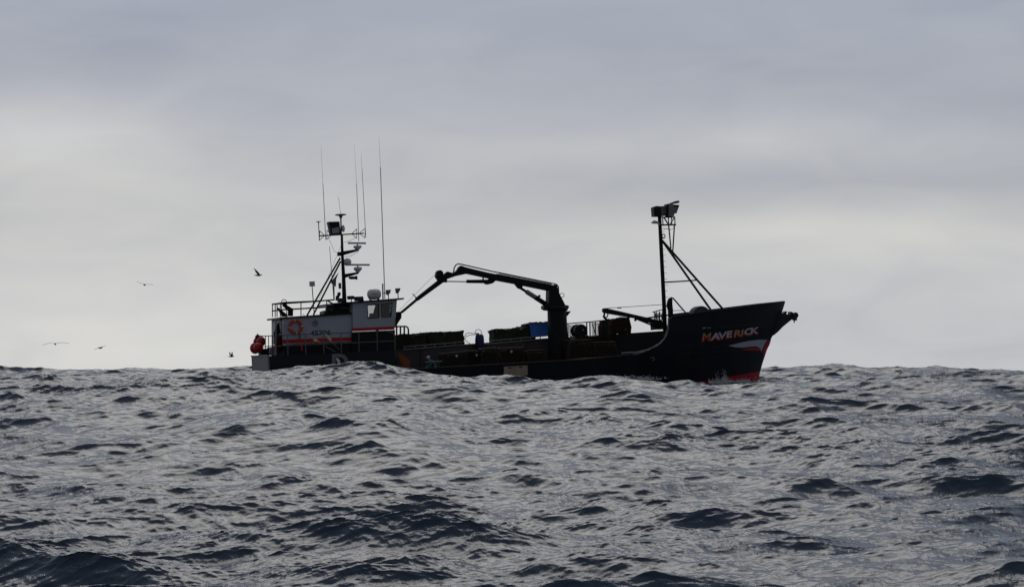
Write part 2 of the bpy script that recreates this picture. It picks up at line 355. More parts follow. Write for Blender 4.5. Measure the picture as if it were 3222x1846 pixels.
M['letter_or'] = pmat('orange_lettering', (0.58, 0.36, 0.17), 0.5, var=0.3, scale=8)
M['letter_sh'] = pmat('red_letter_shadow', (0.52, 0.03, 0.02), 0.5, var=0.15)
M['decal'] = pmat('light_grey_decal', (0.50, 0.53, 0.57), 0.5, var=0.06)
M['dred'] = pmat('dark_red_cloth', (0.10, 0.012, 0.015), 0.8, var=0.3)
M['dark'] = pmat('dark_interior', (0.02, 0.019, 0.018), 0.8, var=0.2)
M['cloth'] = pmat('grey_cloth', (0.22, 0.22, 0.22), 0.9, var=0.3, scale=8)
M['skin'] = pmat('skin', (0.45, 0.25, 0.18), 0.6, var=0.05)
M['teal'] = pmat('teal_jacket', (0.02, 0.16, 0.20), 0.7, var=0.2)
M['lens'] = pmat('lamp_glass', (0.35, 0.38, 0.42), 0.15, var=0.1)
M['numb'] = pmat('dark_number_paint', (0.05, 0.055, 0.075), 0.6, var=0.2)
g = bpy.data.materials.new('window_glass'); g.use_nodes = True; gt = g.node_tree
for n in list(gt.nodes): gt.nodes.remove(n)
o_ = N(gt, 'ShaderNodeOutputMaterial'); t1 = N(gt, 'ShaderNodeBsdfTransparent'); t2 = N(gt, 'ShaderNodeBsdfGlossy'); mxx = N(gt, 'ShaderNodeMixShader'); lw = N(gt, 'ShaderNodeLayerWeight')
t1.inputs[0].default_value = (0.86, 0.88, 0.88, 1); t2.inputs['Roughness'].default_value = 0.05; lw.inputs[0].default_value = 0.3
gt.links.new(mth(gt, 'MULTIPLY_ADD', lw.outputs['Fresnel'], 0.9, 0.03, clamp=True), mxx.inputs[0]); gt.links.new(t1.outputs[0], mxx.inputs[1]); gt.links.new(t2.outputs[0], mxx.inputs[2]); gt.links.new(mxx.outputs[0], o_.inputs[0])
M['glass'] = g

# ---------------------------------------------------------------- the boat
ship = bpy.data.objects.new('fishing_boat', None); link(ship); ship.matrix_world = SHIP
tag(ship, 'black hulled steel fishing boat with white wheelhouse aft, knuckle boom crane and raised bow', 'fishing boat')

# ---- hull form
STEM = [S(*p, 0.0) for p in ((2380, 1250), (2386, 1205), (2390, 1175), (2400, 1140), (2415, 1095), (2427, 1063), (2445, 1030), (2459, 987), (2466, 965), (2471, 949))]
SZ = [p.z for p in STEM]; SX = [p.x for p in STEM]
def xstem(z): return float(np.interp(z, SZ, SX))
XT = SX[-1]; XST = S(845, 1119, -3.0).x
def hb(x, z):
    B = float(np.interp(z, (-2.2, -0.5, 1.5, 6), (1.9, 3.35, 3.65, 3.75))); Le = float(np.interp(z, (-2, 0, 4.5), (15, 13, 10.5)))
    u = min(1.0, max(0.0, (xstem(z) - x) / Le))
    w = B * (1 - (1 - u) ** 1.9) ** 0.85
    return w * (1 - 0.15 * min(1, max(0, (XST + 5 - x) / 5)) ** 1.5)
def onhull(px, py, off=0.0):
    ly = -3.5
    for _ in range(25):
        p = S(px, py, ly); ly = 0.5 * ly + 0.5 * (-(hb(p.x, p.z) + off))
    return S(px, py, ly)
SHEER_AFT = [(845, 1119), (1000, 1113), (1243, 1101), (1247, 1164), (1338, 1158), (1500, 1149), (1820, 1131), (1997, 1114), (2025, 1107), (2055, 1096), (2080, 1080), (2095, 1062), (2102, 1040), (2104, 1000)]
SHEER_FWD = [(2117, 998), (2180, 988), (2240, 980), (2330, 968), (2420, 955), (2471, 949)]
sh = [onhull(*p) for p in SHEER_AFT] + [onhull(*p) for p in SHEER_FWD[:-1]] + [STEM[-1]]
shx = [p.x for p in sh]; shz = [p.z for p in sh]
for i in range(1, len(shx)): shx[i] = max(shx[i], shx[i - 1] + 0.01)
def sheer(x): return float(np.interp(x, shx, shz))
XB = shx[13]; XA = shx[2]; XBK = XB + 2.3
plx = [S(1250, 1108, 3.6), S(1745, 1064, 3.6), S(2075, 1041, 3.6)]
def sheer_port(x):
    if x < XA or x > XBK: return sheer(x)
    return float(np.interp(x, [p.x for p in plx], [p.z for p in plx]))
# forecastle break and after step:                               # forecastle break and step down from the after deck
def bootz(x):
    return BZ0 + (x - BX0) * BSL
b0 = onhull(2388, 1168); b1 = onhull(2157, 1206); BX0, BZ0 = b0.x, b0.z; BSL = (b0.z - b1.z) / (b0.x - b1.x)
def pos(Xn, z):
    if Xn <= 5: return Xn
    return Xn + (Xn - 5) / (XT - 5) * (xstem(z) - XT)
cols = sorted(set(list(np.linspace(XST, XA - 0.06, 14)) + [XA - 0.02, XA + 0.04] + list(np.linspace(XA + 0.3, shx[7], 12)) + list(shx[7:14]) + [shx[13] - 0.02, XBK - 0.03, XBK + 0.03] + list(np.linspace(XB + 0.15, XT, 26))))
NL, NU = 5, 16
hv = []; hf = []; hmat = []
def topz(Xn, sheer=sheer):
    z = sheer(Xn)
    for _ in range(30): z = sheer(pos(Xn, z))
    return z
MAIN = lambda x: float(np.interp(x, (shx[3], shx[7], XBK), (shz[3] - 0.95, shz[7] - 0.95, shz[7] - 0.8)))
def deckz(x): return sheer(x) - 0.08 if x < XA else (MAIN(x) if x < XBK else sheer(x) - 0.55)
def make_cols(shf):
  colpts = []
  for Xn in cols:
    zt = topz(Xn, shf); col = []
    zb = max(-1.9, min(bootz(pos(Xn, 0)), zt - 0.5))
    for _ in range(4): zb = max(-1.9, min(bootz(pos(Xn, zb)), zt - 0.5))
    zs = [-2.0 + (zb + 2.0) * k / NL for k in range(NL)] + [zb + (zt - zb) * k / NU for k in range(NU + 1)]
    for z in zs: x = pos(Xn, z); col.append((x, hb(x, z), z))
    # over the cap and down the inside
    dz = min(deckz(pos(Xn, zt)), zt - 0.05) - 0.03
    for z in (zt, (zt + dz) / 2, dz): x = pos(Xn, z); col.append((x, max(0.0, hb(x, z) - 0.12), z))
    colpts.append(col)
  return colpts
colpts_s, colpts_p = make_cols(sheer), make_cols(sheer_port); colpts = colpts_s
nr_ = len(colpts[0])
for side in (-1, 1):
    base = len(hv)
    for c in (colpts_s if side < 0 else colpts_p): hv += [(x, side * y, z) for x, y, z in c]
    for i in range(len(cols) - 1):
        for k in range(nr_ - 1):
            hf.append((base + i * nr_ + k, base + (i + 1) * nr_ + k, base + (i + 1) * nr_ + k + 1, base + i * nr_ + k + 1)); hmat.append(1 if k < NL else 0)
n1 = len(cols) * nr_
for k in range(NL + NU): hf.append((k, k + 1, n1 + k + 1, n1 + k)); hmat.append(1 if k < NL else 0)      # transom
bm = bmesh.new(); vs = [bm.verts.new(v) for v in hv]
for f, m_ in zip(hf, hmat):
    try: fc = bm.faces.new([vs[i] for i in f]); fc.material_index = m_
    except ValueError: pass
bmesh.ops.remove_doubles(bm, verts=bm.verts[:], dist=0.004)
bmesh.ops.recalc_face_normals(bm, faces=bm.faces[:])
me = bpy.data.meshes.new('hull'); bm.to_mesh(me); bm.free(); me.shade_smooth(); me.set_sharp_from_angle(angle=math.radians(32))
me.materials.append(M['hull']); me.materials.append(M['red']); hull = link(bpy.data.objects.new('hull', me), ship)
# decks and the two athwart bulkheads
d = MB()
def deckstrip(x0, x1, n, zf):
    for i in range(n):
        a = x0 + (x1 - x0) * i / n; b = x0 + (x1 - x0) * (i + 1) / n; za, zb = zf(a), zf(b); ya, yb = max(0.02, hb(a, za) - 0.11), max(0.02, hb(b, zb) - 0.11)
        d.add([(a, -ya, za), (b, -yb, zb), (b, yb, zb), (a, ya, za), (a, -ya, za - 0.1), (b, -yb, zb - 0.1), (b, yb, zb - 0.1), (a, ya, za - 0.1)], [(0, 1, 2, 3), (7, 6, 5, 4), (0, 4, 5, 1), (3, 2, 6, 7), (0, 3, 7, 4), (1, 5, 6, 2)])
deckstrip(XST, XA, 6, lambda x: sheer(min(x, XA - 0.01)) - 0.08); deckstrip(XA, XBK, 12, MAIN); deckstrip(XBK + 0.06, XT - 0.6, 12, lambda x: sheer(x) - 0.55)
d.build('deck', M['inner'], ship, smooth=0)
for xx, zlo, zhi in ((XA - 0.05, MAIN(XA), sheer(XA - 0.02) - 0.1), (XBK + 0.05, MAIN(XBK), sheer(XBK + 0.05) - 0.3)):
    y = hb(xx, zlo + 0.3) - 0.13; MB().box((xx, 0, (zlo + zhi) / 2), (0.08, 2 * y, zhi - zlo)).build('bulkhead', M['black'], ship, smooth=0)
# rub rail, rim pipe round the forecastle break, bow cap rail
MB().tube([onhull(*p, 0.03) for p in ((1247, 1164), (1338, 1158), (1500, 1149), (1660, 1140), (1820, 1131), (1997, 1114))], 0.035, 6).build('rub_rail', M['inner'], ship)
MB().tube([onhull(*p, 0.03) for p in ((1955, 1111), (1975, 1109), (2008, 1107), (2032, 1102), (2055, 1093), (2075, 1080), (2090, 1066), (2098, 1050), (2102, 1036), (2103, 1000))], 0.045, 6).build('rim_pipe', M['alum'], ship)
cap = MB()
for sgn in (1, -1):
    q = [onhull(*p, 0.03) for p in SHEER_FWD[:-1]] + [STEM[-1] + Vector((-0.08, 0, 0))]
    cap.tube([(p.x, p.y * sgn, p.z + 0.01) for p in q], 0.06, 6)
cap.build('cap_rail', M['black'], ship)
line = MB()
for a, b, ofs in (((2110, 1042), (2400, 1018), 0), ((2110, 1115), (2395, 1098), 0)):
    line.tube([onhull(a[0] + (b[0] - a[0]) * t / 12, a[1] + (b[1] - a[1]) * t / 12, 0.005) for t in range(13)], 0.02, 5)
line.build('weld_seam', M['hull'], ship)
# grey transom corner
st = [onhull(848, 1121, 0.02)]
tr = MB(); x0 = XST - 0.04; zt = sheer(XST) + 0.02; y = hb(XST, zt)
tr.box((x0, 0, zt - 1.3), (0.1, 2 * y + 0.02, 2.6)); tr.build('transom_plate', M['grey'], ship, smooth=0)
MB().tube([(x0 - 0.05, -y, zt), (x0 - 0.05, y, zt)], 0.05, 6).tube([(x0 - 0.05, y - 0.35, zt), (x0 - 0.05, y - 0.35, zt - 2.4)], 0.04, 6).build('transom_rail', M['alum'], ship)

# decals painted on the plating
def strip_decal(name, mat, top, bot, n=24, off=0.012):
    tx = [p[0] for p in top]; bx = [p[0] for p in bot]; x0, x1 = max(tx[0], bx[0]), min(tx[-1], bx[-1]); v = []; f = []
    for i in range(n + 1):
        x = x0 + (x1 - x0) * i / n; a = float(np.interp(x, tx, [p[1] for p in top])); b = float(np.interp(x, bx, [p[1] for p in bot]))
        for k in range(4): v.append(onhull(x, a + (b - a) * k / 3, off))
    for i in range(n):
        for k in range(3): f.append((4 * i + k, 4 * i + 4 + k, 4 * i + 5 + k, 4 * i + 1 + k))
    m = MB(); m.add(v, f); return m.build(name, mat, ship)
Q = lambda *p: [(2060 + a / 4.55, 900 + b / 4.55) for a, b in p]
strip_decal('bow_flash', M['decal'], Q((1055, 851), (1200, 815), (1350, 783), (1500, 765), (1612, 768)), Q((1055, 852), (1150, 872), (1250, 880), (1350, 866), (1450, 860), (1490, 872), (1510, 895), (1528, 945), (1545, 895), (1570, 838), (1612, 770)), 40)
strip_decal('bow_wedge', M['stripe'], Q((1255, 906), (1330, 886), (1400, 880), (1480, 881), (1502, 905)), Q((1255, 908), (1350, 918), (1430, 921), (1502, 922)), 16)
strip_decal('stem_flash', M['stripe'], Q((1552, 905), (1580, 855), (1622, 785), (1664, 768)), Q((1552, 985), (1572, 988), (1610, 905), (1645, 835), (1664, 775)), 16)
def text_px(txt, name, mat, px, py, h, slope, shear, mapf, parent, bold=0.0, sx=1.0, off=0.02):
    """flat lettering laid on a surface; px, py: left end of the baseline in the photograph, h: capital height there"""
    cu = bpy.data.curves.new(name, 'FONT'); cu.body = txt; cu.size = 1.0; cu.offset = bold; cu.resolution_u = 3
    tmp = bpy.data.objects.new(name, cu); scn.collection.objects.link(tmp); dg = bpy.context.evaluated_depsgraph_get(); dg.update()
    m = bpy.data.meshes.new_from_object(tmp.evaluated_get(dg)); bpy.data.objects.remove(tmp)
    k = h / 0.70
    for v in m.vertices:
        u = v.co.x * k * sx + v.co.y * k * shear; w = v.co.y * k
        v.co = mapf(px + u, py - w - u * slope, off)
    m.materials.clear(); m.materials.append(mat); m.name = name
    return link(bpy.data.objects.new(name, m), parent)
letters = [('M', 2207, 1072.5, 24), ('A', 2237.5, 1069, 20), ('V', 2259.5, 1066, 20), ('E', 2284, 1061.5, 19), ('R', 2308, 1058.5, 19), ('I', 2330, 1056, 19), ('C', 2340, 1053.5, 19), ('K', 2360, 1050.5, 19)]
for ch, x, y, h in letters:
    text_px(ch, 'letter_shadow', M['letter_sh'], x - 2.0, y + 4.0, h * 1.06, 0.13, 0.14, onhull, hull, 0.05 if ch != 'M' else 0.02, 1.38 if ch != 'M' else 1.12, 0.012)
    text_px(ch, 'letter', M['letter_or'] if ch in 'MRI' else M['letter'], x, y, h, 0.13, 0.14, onhull, hull, 0.03 if ch != 'M' else 0.0, 1.38 if ch != 'M' else 1.12, 0.022)
for x0_, x1_ in ((2211, 2221), (2225, 2230), (2231, 2237)):
    strip_decal('small_marking', M['letter'], [(x0_, 1030.5), (x1_, 1029.5)], [(x0_, 1033.5), (x1_, 1032.5)], 3)
# draught and side marks
text_px('D', 'side_letter', M['grey'], 1041, 1164, 50, 0.04, 0.0, onhull, hull, 0.03, 1.05, 0.02)
MB().tube([onhull(1058, 1126, 0.05), onhull(1063, 1132, 0.06), onhull(1067, 1142, 0.06), onhull(1069, 1154, 0.05)], [0.03, 0.09, 0.10, 0.06], 8).build('fender_rope', M['dome'], ship)
MB().tube([onhull(2052, 1129, 0.03) + Vector((0.14 * math.cos(a), 0, 0.10 * math.sin(a))) for a in np.linspace(-1.6, 2.6, 10)], 0.035, 6).build('padeye', M['galv'], ship)
MB().tube([onhull(2068, 1189, 0.0), onhull(2168, 1186, 0.05), onhull(2169, 1195, 0.05)], 0.03, 6).build('discharge_pipe', M['black'], ship)
# plywood panel hung over the side with two grab slots
a_, b_, c_, e_ = onhull(1585, 1153, 0.05), onhull(1660, 1148.5, 0.05), onhull(1660, 1179, 0.05), onhull(1585, 1200, 0.05)
pn = MB(); T = Vector((0, -0.05, 0)); pn.hexa([a_, b_, c_, e_, a_ + T, b_ + T, c_ + T, e_ + T])
o = pn.build('side_panel', M['tan'], ship, smooth=0)
for x_, y_ in ((1604, 1156.5), (1638, 1154)): MB().box(onhull(x_, y_, 0.105), (0.22, 0.02, 0.06)).build('grab_slot', M['black'], o, smooth=0)

# ---- deckhouse and wheelhouse
HW, PW = 2.3, 2.45
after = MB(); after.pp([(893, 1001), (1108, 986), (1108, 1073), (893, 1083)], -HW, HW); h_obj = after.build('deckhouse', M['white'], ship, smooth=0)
lo = MB(); lo.pp([(893, 1084), (1108, 1074), (1108, 1112), (893, 1119)], -HW, HW); lo.build('deckhouse_base', M['black'], ship, smooth=0)
sp = MB(); sp.pp([(889, 1068), (1106, 1060), (1106, 1071.5), (889, 1080.5)], -HW - 0.012, -HW + 0.02); sp.build('red_stripe', M['stripe'], h_obj, smooth=0)
sp = MB(); sp.pp([(889, 1081.5), (1106, 1072.5), (1106, 1075), (889, 1084)], -HW - 0.03, -HW + 0.02); sp.build('trim_strip', M['alum'], h_obj, smooth=0)
rf = MB(); rf.pp([(880, 998), (1108, 983), (1108, 988), (880, 1003)], -HW - 0.12, HW + 0.12); rf.build('roof_slab', M['black'], h_obj, smooth=0)
oh = MB(); oh.pp([(880, 998.5), (897, 997), (897, 1002), (880, 1003.5)], -HW, HW); oh.build('roof_overhang', M['black'], h_obj, smooth=0)
# porthole, door in the after wall, overhang posts
pc = S(992, 1016, -HW - 0.02)
MB().tube([pc + Vector((0.17 * math.cos(t), 0, 0.17 * math.sin(t))) for t in np.linspace(0, 2 * math.pi, 21)[:-1]], 0.03, 6, True).build('porthole_rim', M['alum'], h_obj)
MB().lathe(pc + Vector((0, -0.004, 0)), pc + Vector((0, 0.03, 0)), ((0, 0.165), (1, 0.165)), 20).build('porthole_glass', M['cloth'], h_obj)
w0 = S(893, 1001, -HW).x
dr = MB(); dr.box((w0 - 0.03, -1.2, S(893, 1048, 0).z), (0.05, 0.75, 1.8)); dr_o = dr.build('door', M['grey'], h_obj, smooth=0)
MB().tube([(w0 - 0.09, -0.92, S(893, 1048, 0).z), (w0 - 0.09, -0.92, S(893, 1042, 0).z)], 0.025, 6).build('handle', M['alum'], dr_o)
for yy in (-1.9, 1.9, 2.25): MB().tube([S(868 if yy < 0 else 874, 1001, yy), S(868 if yy < 0 else 874, 1118, yy)], 0.045, 6).build('overhang_post', M['alum'], h_obj)
dk = MB(); dk.box((w0 - 0.25, 0.9, S(893, 1103, 0.9).z), (0.5, 1.2, 0.5)); dk.build('stern_locker', M['white2'], h_obj, smooth=0)
# side seam, small fittings
MB().pt([(943, 1008), (944, 1066)], -HW - 0.04, 0.04).build('vent_pipe', M['galv'], h_obj)
MB().pt([(948, 1081), (950, 1103)], -HW - 0.04, 0.06).build('extinguisher', M['stripe'], h_obj)
for x0_, x1_, y0_ in ((943, 963, 1064.5),): pass
text_px('45706', 'registration_number', M['numb'], 977, 1055, 15, 0.035, 0.0, lambda a, b, o: S(a, b, -HW - 0.012), h_obj, 0.022, 1.2)
# dark service block between house and wheelhouse, with cable clutter
ub = MB(); ub.pp([(1056, 957), (1110, 953), (1110, 986), (1048, 990), (1052, 968)], -1.4, 1.6); ub.build('mast_house', M['dark'], ship, smooth=0)
cl = MB()
for k in range(9):
    random.seed(k); x_ = 1062 + 5 * k; cl.pt([(x_, 962 + random.random() * 5), (x_ + 4, 966 + random.random() * 8), (x_ + 9 * random.random(), 972)], -1.46, 0.035, 5)
cl.build('cable_clutter', M['alum'], ship)
tp = MB(); pts = [(1020, 988), (1021, 979), (1031, 975), (1044, 977), (1053, 969), (1063, 966), (1075, 972), (1094, 978), (1094, 985)]
tp.pp(pts, -1.9, -0.3); tp.build('covered_locker', M['black'], ship, smooth=60)

def wall_ring(mb, pix, wins, y, th):
    """a side wall with real window openings: pix = outline corners (tl, tr, br, bl); wins = window outlines left to right"""
    tl, tr_, br, bl = pix
    lerp = lambda a, b, t: (a[0] + (b[0] - a[0]) * t, a[1] + (b[1] - a[1]) * t)
    def vert(x): # top and bottom of the wall at a given column
        return (x, float(np.interp(x, (tl[0], tr_[0]), (tl[1], tr_[1])))), (x, float(np.interp(x, (bl[0], br[0]), (bl[1], br[1]))))
    y0, y1 = (y, y + th)
    # strips above and below, and piers between
    xs_t = [tl] + [vert(w[0][0])[0] for w in wins[:1]]
    left = tl, bl
    for w in wins:
        a, b, c, e = w     # tl tr br bl
        ta, tb = vert(a[0])[0], vert(b[0])[0]; be, bc = vert(e[0])[1], vert(c[0])[1]
        mb.pp([left[0], ta, a, e, be, left[1]], y0, y1)
        mb.pp([ta, tb, b, a], y0, y1); mb.pp([e, c, bc, be], y0, y1)
        left = (None, None); prev = (tb, b, c, bc)
        nxt = wins[wins.index(w) + 1] if wins.index(w) + 1 < len(wins) else None
        if nxt:
            na, ne = nxt[0], nxt[3]; tna, bne = vert(na[0])[0], vert(ne[0])[1]
            mb.pp([tb, tna, na, ne, bne, bc, c, b], y0, y1)
            left = None
            # the next window adds only its top and bottom strips
            a2, b2, c2, e2 = nxt; t2, t3 = vert(a2[0])[0], vert(b2[0])[0]; q2, q3 = vert(e2[0])[1], vert(c2[0])[1]
            mb.pp([t2, t3, b2, a2], y0, y1); mb.pp([e2, c2, q3, q2], y0, y1); mb.pp([t3, tr_, br, q3, c2, b2], y0, y1)
            break
WOUT = [(1107, 954), (1249, 944), (1243, 1031), (1107, 1040)]
WIN = [[(1156, 958), (1192, 955), (1193, 999), (1158, 1002)], [(1199, 954.5), (1234, 952), (1230, 996.5), (1201, 998.5)]]
pw = MB(); wall_ring(pw, WOUT, WIN, -PW, 0.06)
loc = lambda p: S(p[0], p[1], -PW)
# same wall mirrored to port, plus front and back
pm = MB(); pm.v = [Vector((v.x, -v.y, v.z)) for v in pw.v]; pm.f = list(pw.f)
pw.add(pm.v, pm.f)
fa, fb = loc(WOUT[1]), loc(WOUT[2]); ba, bb = loc(WOUT[0]), loc(WOUT[3])
def slab(mb, a, b, y0, y1, th=0.06): # wall in the y direction between top point a and bottom point b
    mb.hexa([(a.x, y0, a.z), (a.x, y1, a.z), (b.x, y1, b.z), (b.x, y0, b.z), (a.x - th, y0, a.z), (a.x - th, y1, a.z), (b.x - th, y1, b.z), (b.x - th, y0, b.z)])
mid = fa.lerp(fb, 0.12); mid2 = fa.lerp(fb, 0.62)
slab(pw, fa, mid, -PW, PW); slab(pw, mid2, fb, -PW, PW)
for k in range(6): yk = -PW + 0.06 + k * (2 * PW - 0.2) / 5; slab(pw, mid, mid2, yk, yk + 0.14)
slab(pw, Vector((ba.x + 0.06, 0, ba.z)), Vector((bb.x + 0.06, 0, bb.z)), -PW, PW)
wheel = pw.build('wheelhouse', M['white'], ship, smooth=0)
lin = MB(); lin.box(((ba.x + fb.x) / 2, 0, bb.z + 0.02), (fb.x - ba.x - 0.1, 2 * PW - 0.14, 0.05)); lin.box((ba.x + 0.14, 0, (ba.z + bb.z) / 2), (0.04, 2 * PW - 0.16, ba.z - bb.z - 0.12))  # near-black liner: the shade of the unlit interior is put into its colour
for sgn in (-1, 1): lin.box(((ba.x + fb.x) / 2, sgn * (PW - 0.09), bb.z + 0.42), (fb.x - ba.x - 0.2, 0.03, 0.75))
lin.box((fb.x - 0.35, 0, bb.z + 0.55), (0.5, 2 * PW - 0.4, 1.0)); lin.box((fb.x - 0.25, -PW * 0.15, (ba.z + bb.z) / 2 + 0.1), (0.06, PW * 1.3, (ba.z - bb.z) * 0.86)); lin.build('wheelhouse_blackout', M['dark'], wheel, smooth=0)  # upright dark panel added to block the sky behind the forward side window
for w in WIN:
    for sgn in (-1, 1):
        q = [loc(p) for p in w]; gl = MB(); gl.prism([(p.x, 0, p.z) for p in q], sgn * PW - sgn * 0.04, sgn * PW - sgn * 0.03)
        go = gl.build('window', M['glass'], wheel, smooth=0)
        fr = MB(); fr.tube([(p.x, sgn * (PW + 0.005), p.z) for p in q], 0.028, 5, True); fr.build('frame', M['black'], go)
gl = MB(); slab(gl, mid, mid2, -PW + 0.1, PW - 0.1, 0.01); gl.build('window', M['glass'], wheel, smooth=0)
rf = MB(); rf.pp([(1050, 953), (1272, 936.5), (1271, 941.5), (1050, 958.5)], -PW - 0.15, PW + 0.15); rf.build('wheelhouse_roof', M['black'], wheel, smooth=0)
sp = MB(); sp.pp([(1107, 1032.5), (1242, 1026), (1241, 1036.5), (1107, 1042.5)], -PW - 0.012, -PW + 0.03); sp.build('red_stripe', M['stripe'], wheel, smooth=0)
sp = MB(); sp.pp([(1104, 1043.5), (1242, 1037.5), (1242, 1041), (1104, 1047.5)], -PW - 0.03, -PW + 0.03); sp.build('trim_strip', M['galv'], wheel, smooth=0)
lo = MB(); lo.pp([(1107, 1044), (1243, 1038), (1243, 1106), (1107, 1112)], -PW + 0.01, PW - 0.01); lo.build('wheelhouse_base', M['black'], ship, smooth=0)

# ---- rails
def rail(name, mat, lines, posts, r=0.03, rp=0.026, parent=ship):
    m = MB()
    for ly, pts in lines: m.pt(pts, ly, r, 6)
    o = m.build(name, mat, parent); 
    for ly, a, b in posts: MB().pt([a, b], ly, rp, 6).build('stanchion', mat, o)
    return o
ry = -3.1
rail('side_rail', M['galv'], [(ry, [(858, 1056), (960, 1051), (1104, 1046), (1180, 1042), (1214, 1041), (1228, 1043), (1238, 1049), (1243, 1062), (1243, 1100)]), (ry, [(858, 1089), (1000, 1083), (1242, 1072)])],
     [(ry, (x, t), (x + 1, b)) for x, t, b in ((905, 1054, 1118), (961, 1051, 1114), (1018, 1049, 1112), (1073, 1047, 1109), (1129, 1044, 1106), (1186, 1042, 1103))], 0.03, 0.03)
rail('stern_rail', M['black'], [(0, [(858, 1056, -3.05), (815, 1057, 3.0)]), (0, [(858, 1089, -3.05), (826, 1090, 2.0)])],
     [(yy, (858 - (yy + 3.05) * 7.0, 1056), (858 - (yy + 3.05) * 7.0, 1119)) for yy in (-3.05, -1.2, 0.2, 1.6, 2.9)])
uy = -2.3
rail('roof_rail', M['black'], [(uy, [(890, 952), (1000, 947), (1050, 943)]), (uy, [(890, 974), (1050, 965)]), (0, [(890, 952, uy), (857, 957, 2.2)]), (0, [(890, 974, uy), (857, 978, 2.2)]), (2.2, [(857, 957), (1010, 947)]), (uy, [(1028, 944), (1048, 956)])],
     [(uy, (x, t), (x, b)) for x, t, b in ((947, 950, 993), (1028, 944, 988))] + [(yy, (890 - (yy - uy) * 7.3, 954), (890 - (yy - uy) * 7.3, 997)) for yy in (-1.2, 0.2, 1.0, 2.2)], 0.05, 0.032)
MB().pt([(886, 997), (886, 948), (889, 943), (894, 942), (899, 944), (902, 950), (902, 995)], -1.6, 0.028, 6).build('ladder_hoop', M['alum'], ship)
dv = MB(); dv.pp([(889, 951), (894, 951), (905, 961), (923, 971), (922, 994), (908, 994), (908, 977), (892, 963)], -2.0, -1.7); dv.pp([(872, 966), (878, 969), (905, 990), (905, 996), (890, 996), (880, 980)], -2.0, -1.7)
dv.build('davit', M['black'], ship, smooth=0)
# black ladder grating forward of the wheelhouse
gr = MB(); gr.pt([(1244, 1027), (1277, 1026.5), (1283, 1030), (1285, 1037), (1285, 1062)], -1.2, 0.055, 6)
for x_ in (1248, 1260, 1272): gr.pt([(x_, 1027), (x_, 1062)], -1.2, 0.055, 6)
gr.build('deck_guard', M['black'], ship)

# ---- after mast
am = MB(); am.pt([(1075.5, 738), (1077, 800), (1081, 870), (1084, 957)], 0, [0.075, 0.09, 0.115, 0.14], 10); mast = am.build('mast', M['black'], ship)
MB().pt([(1072, 676), (1074, 740)], 0, 0.05, 6).build('topmast', M['alum'], mast)
MB().pt([(1005, 742), (1077, 738), (1145, 734)], 0, 0.045, 6).build('crossbar', M['black'], mast)
for x0_, x1_, y0_ in ((1006, 1020, 741), (1029, 1042, 739), (1123, 1108, 735), (1149, 1132, 733.5)):
    br = MB(); br.pt([(x0_, y0_ - 15), (x1_, y0_ - 1)], 0, 0.022, 5); br.pt([(x0_ - 1, y0_ + 15), (x1_, y0_ + 1)], 0, 0.022, 5); br.pt([(x0_, y0_ - 15), (x0_ - 1, y0_ + 15)], 0, 0.02, 5); br.build('antenna_bracket', M['galv'], mast)
def disc(cx, cy, w, h, name='antenna_disc'):
    c = S(cx, cy, 0); r = w / 100.0; t = h / 50.0
    return MB().lathe(c - Vector((0, 0, t)), c + Vector((0, 0, t * 0.6)), ((0, 0.06), (0.55, r * 0.35), (0.7, r), (0.9, r * 0.9), (1, 0.02)), 16).build(name, M['cloth'], mast)
disc(1072, 678, 37, 9); disc(1002, 698, 17, 3)
MB().pt([(1002, 698), (1005, 757)], 0, 0.028, 6).build('antenna_post', M['galv'], mast)
def whip(p0, p1, p2, r0=0.024, r1=0.008, ly=0.0):
    m = MB(); m.pt([p0, p1], ly, [r0, r0 * 0.8], 6); o = m.build('whip_antenna', M['antenna'], mast)
    if p2: MB().pt([p1, p2], ly, [r1 * 1.2, r1 * 0.6], 5).build('whip_tip', M['antenna'], o)
whip((1025, 754), (1016, 576), (1010, 457)); whip((1129, 759), (1122, 579), (1115, 457)); whip((1151, 748), (1139, 531), (1136, 483), 0.020)
whip((1211, 940), (1197, 527), (1192, 430), 0.032, 0.009, -0.6); whip((1072, 676), (1065, 620), None, 0.012); whip((1050, 940), (1037, 776), None, 0.022)
fl = MB(); p = [S(*q, -0.25) for q in ((1033, 698), (1067, 697), (1072, 739), (1042, 739))]; fl.prism([(v.x, 0, v.z) for v in p], -0.35, 0.35); fo = fl.build('floodlight', M['black'], mast, smooth=0)
fl = MB(); fl.pp([(1044, 719), (1066, 714), (1068, 732), (1046, 735)], -0.37, -0.34); fl.build('lens', M['lens'], fo, smooth=0)
MB().ball(S(1080, 719, -0.1), (0.11, 0.11, 0.22), 12, 8).build('masthead_light', M['dome'], mast)
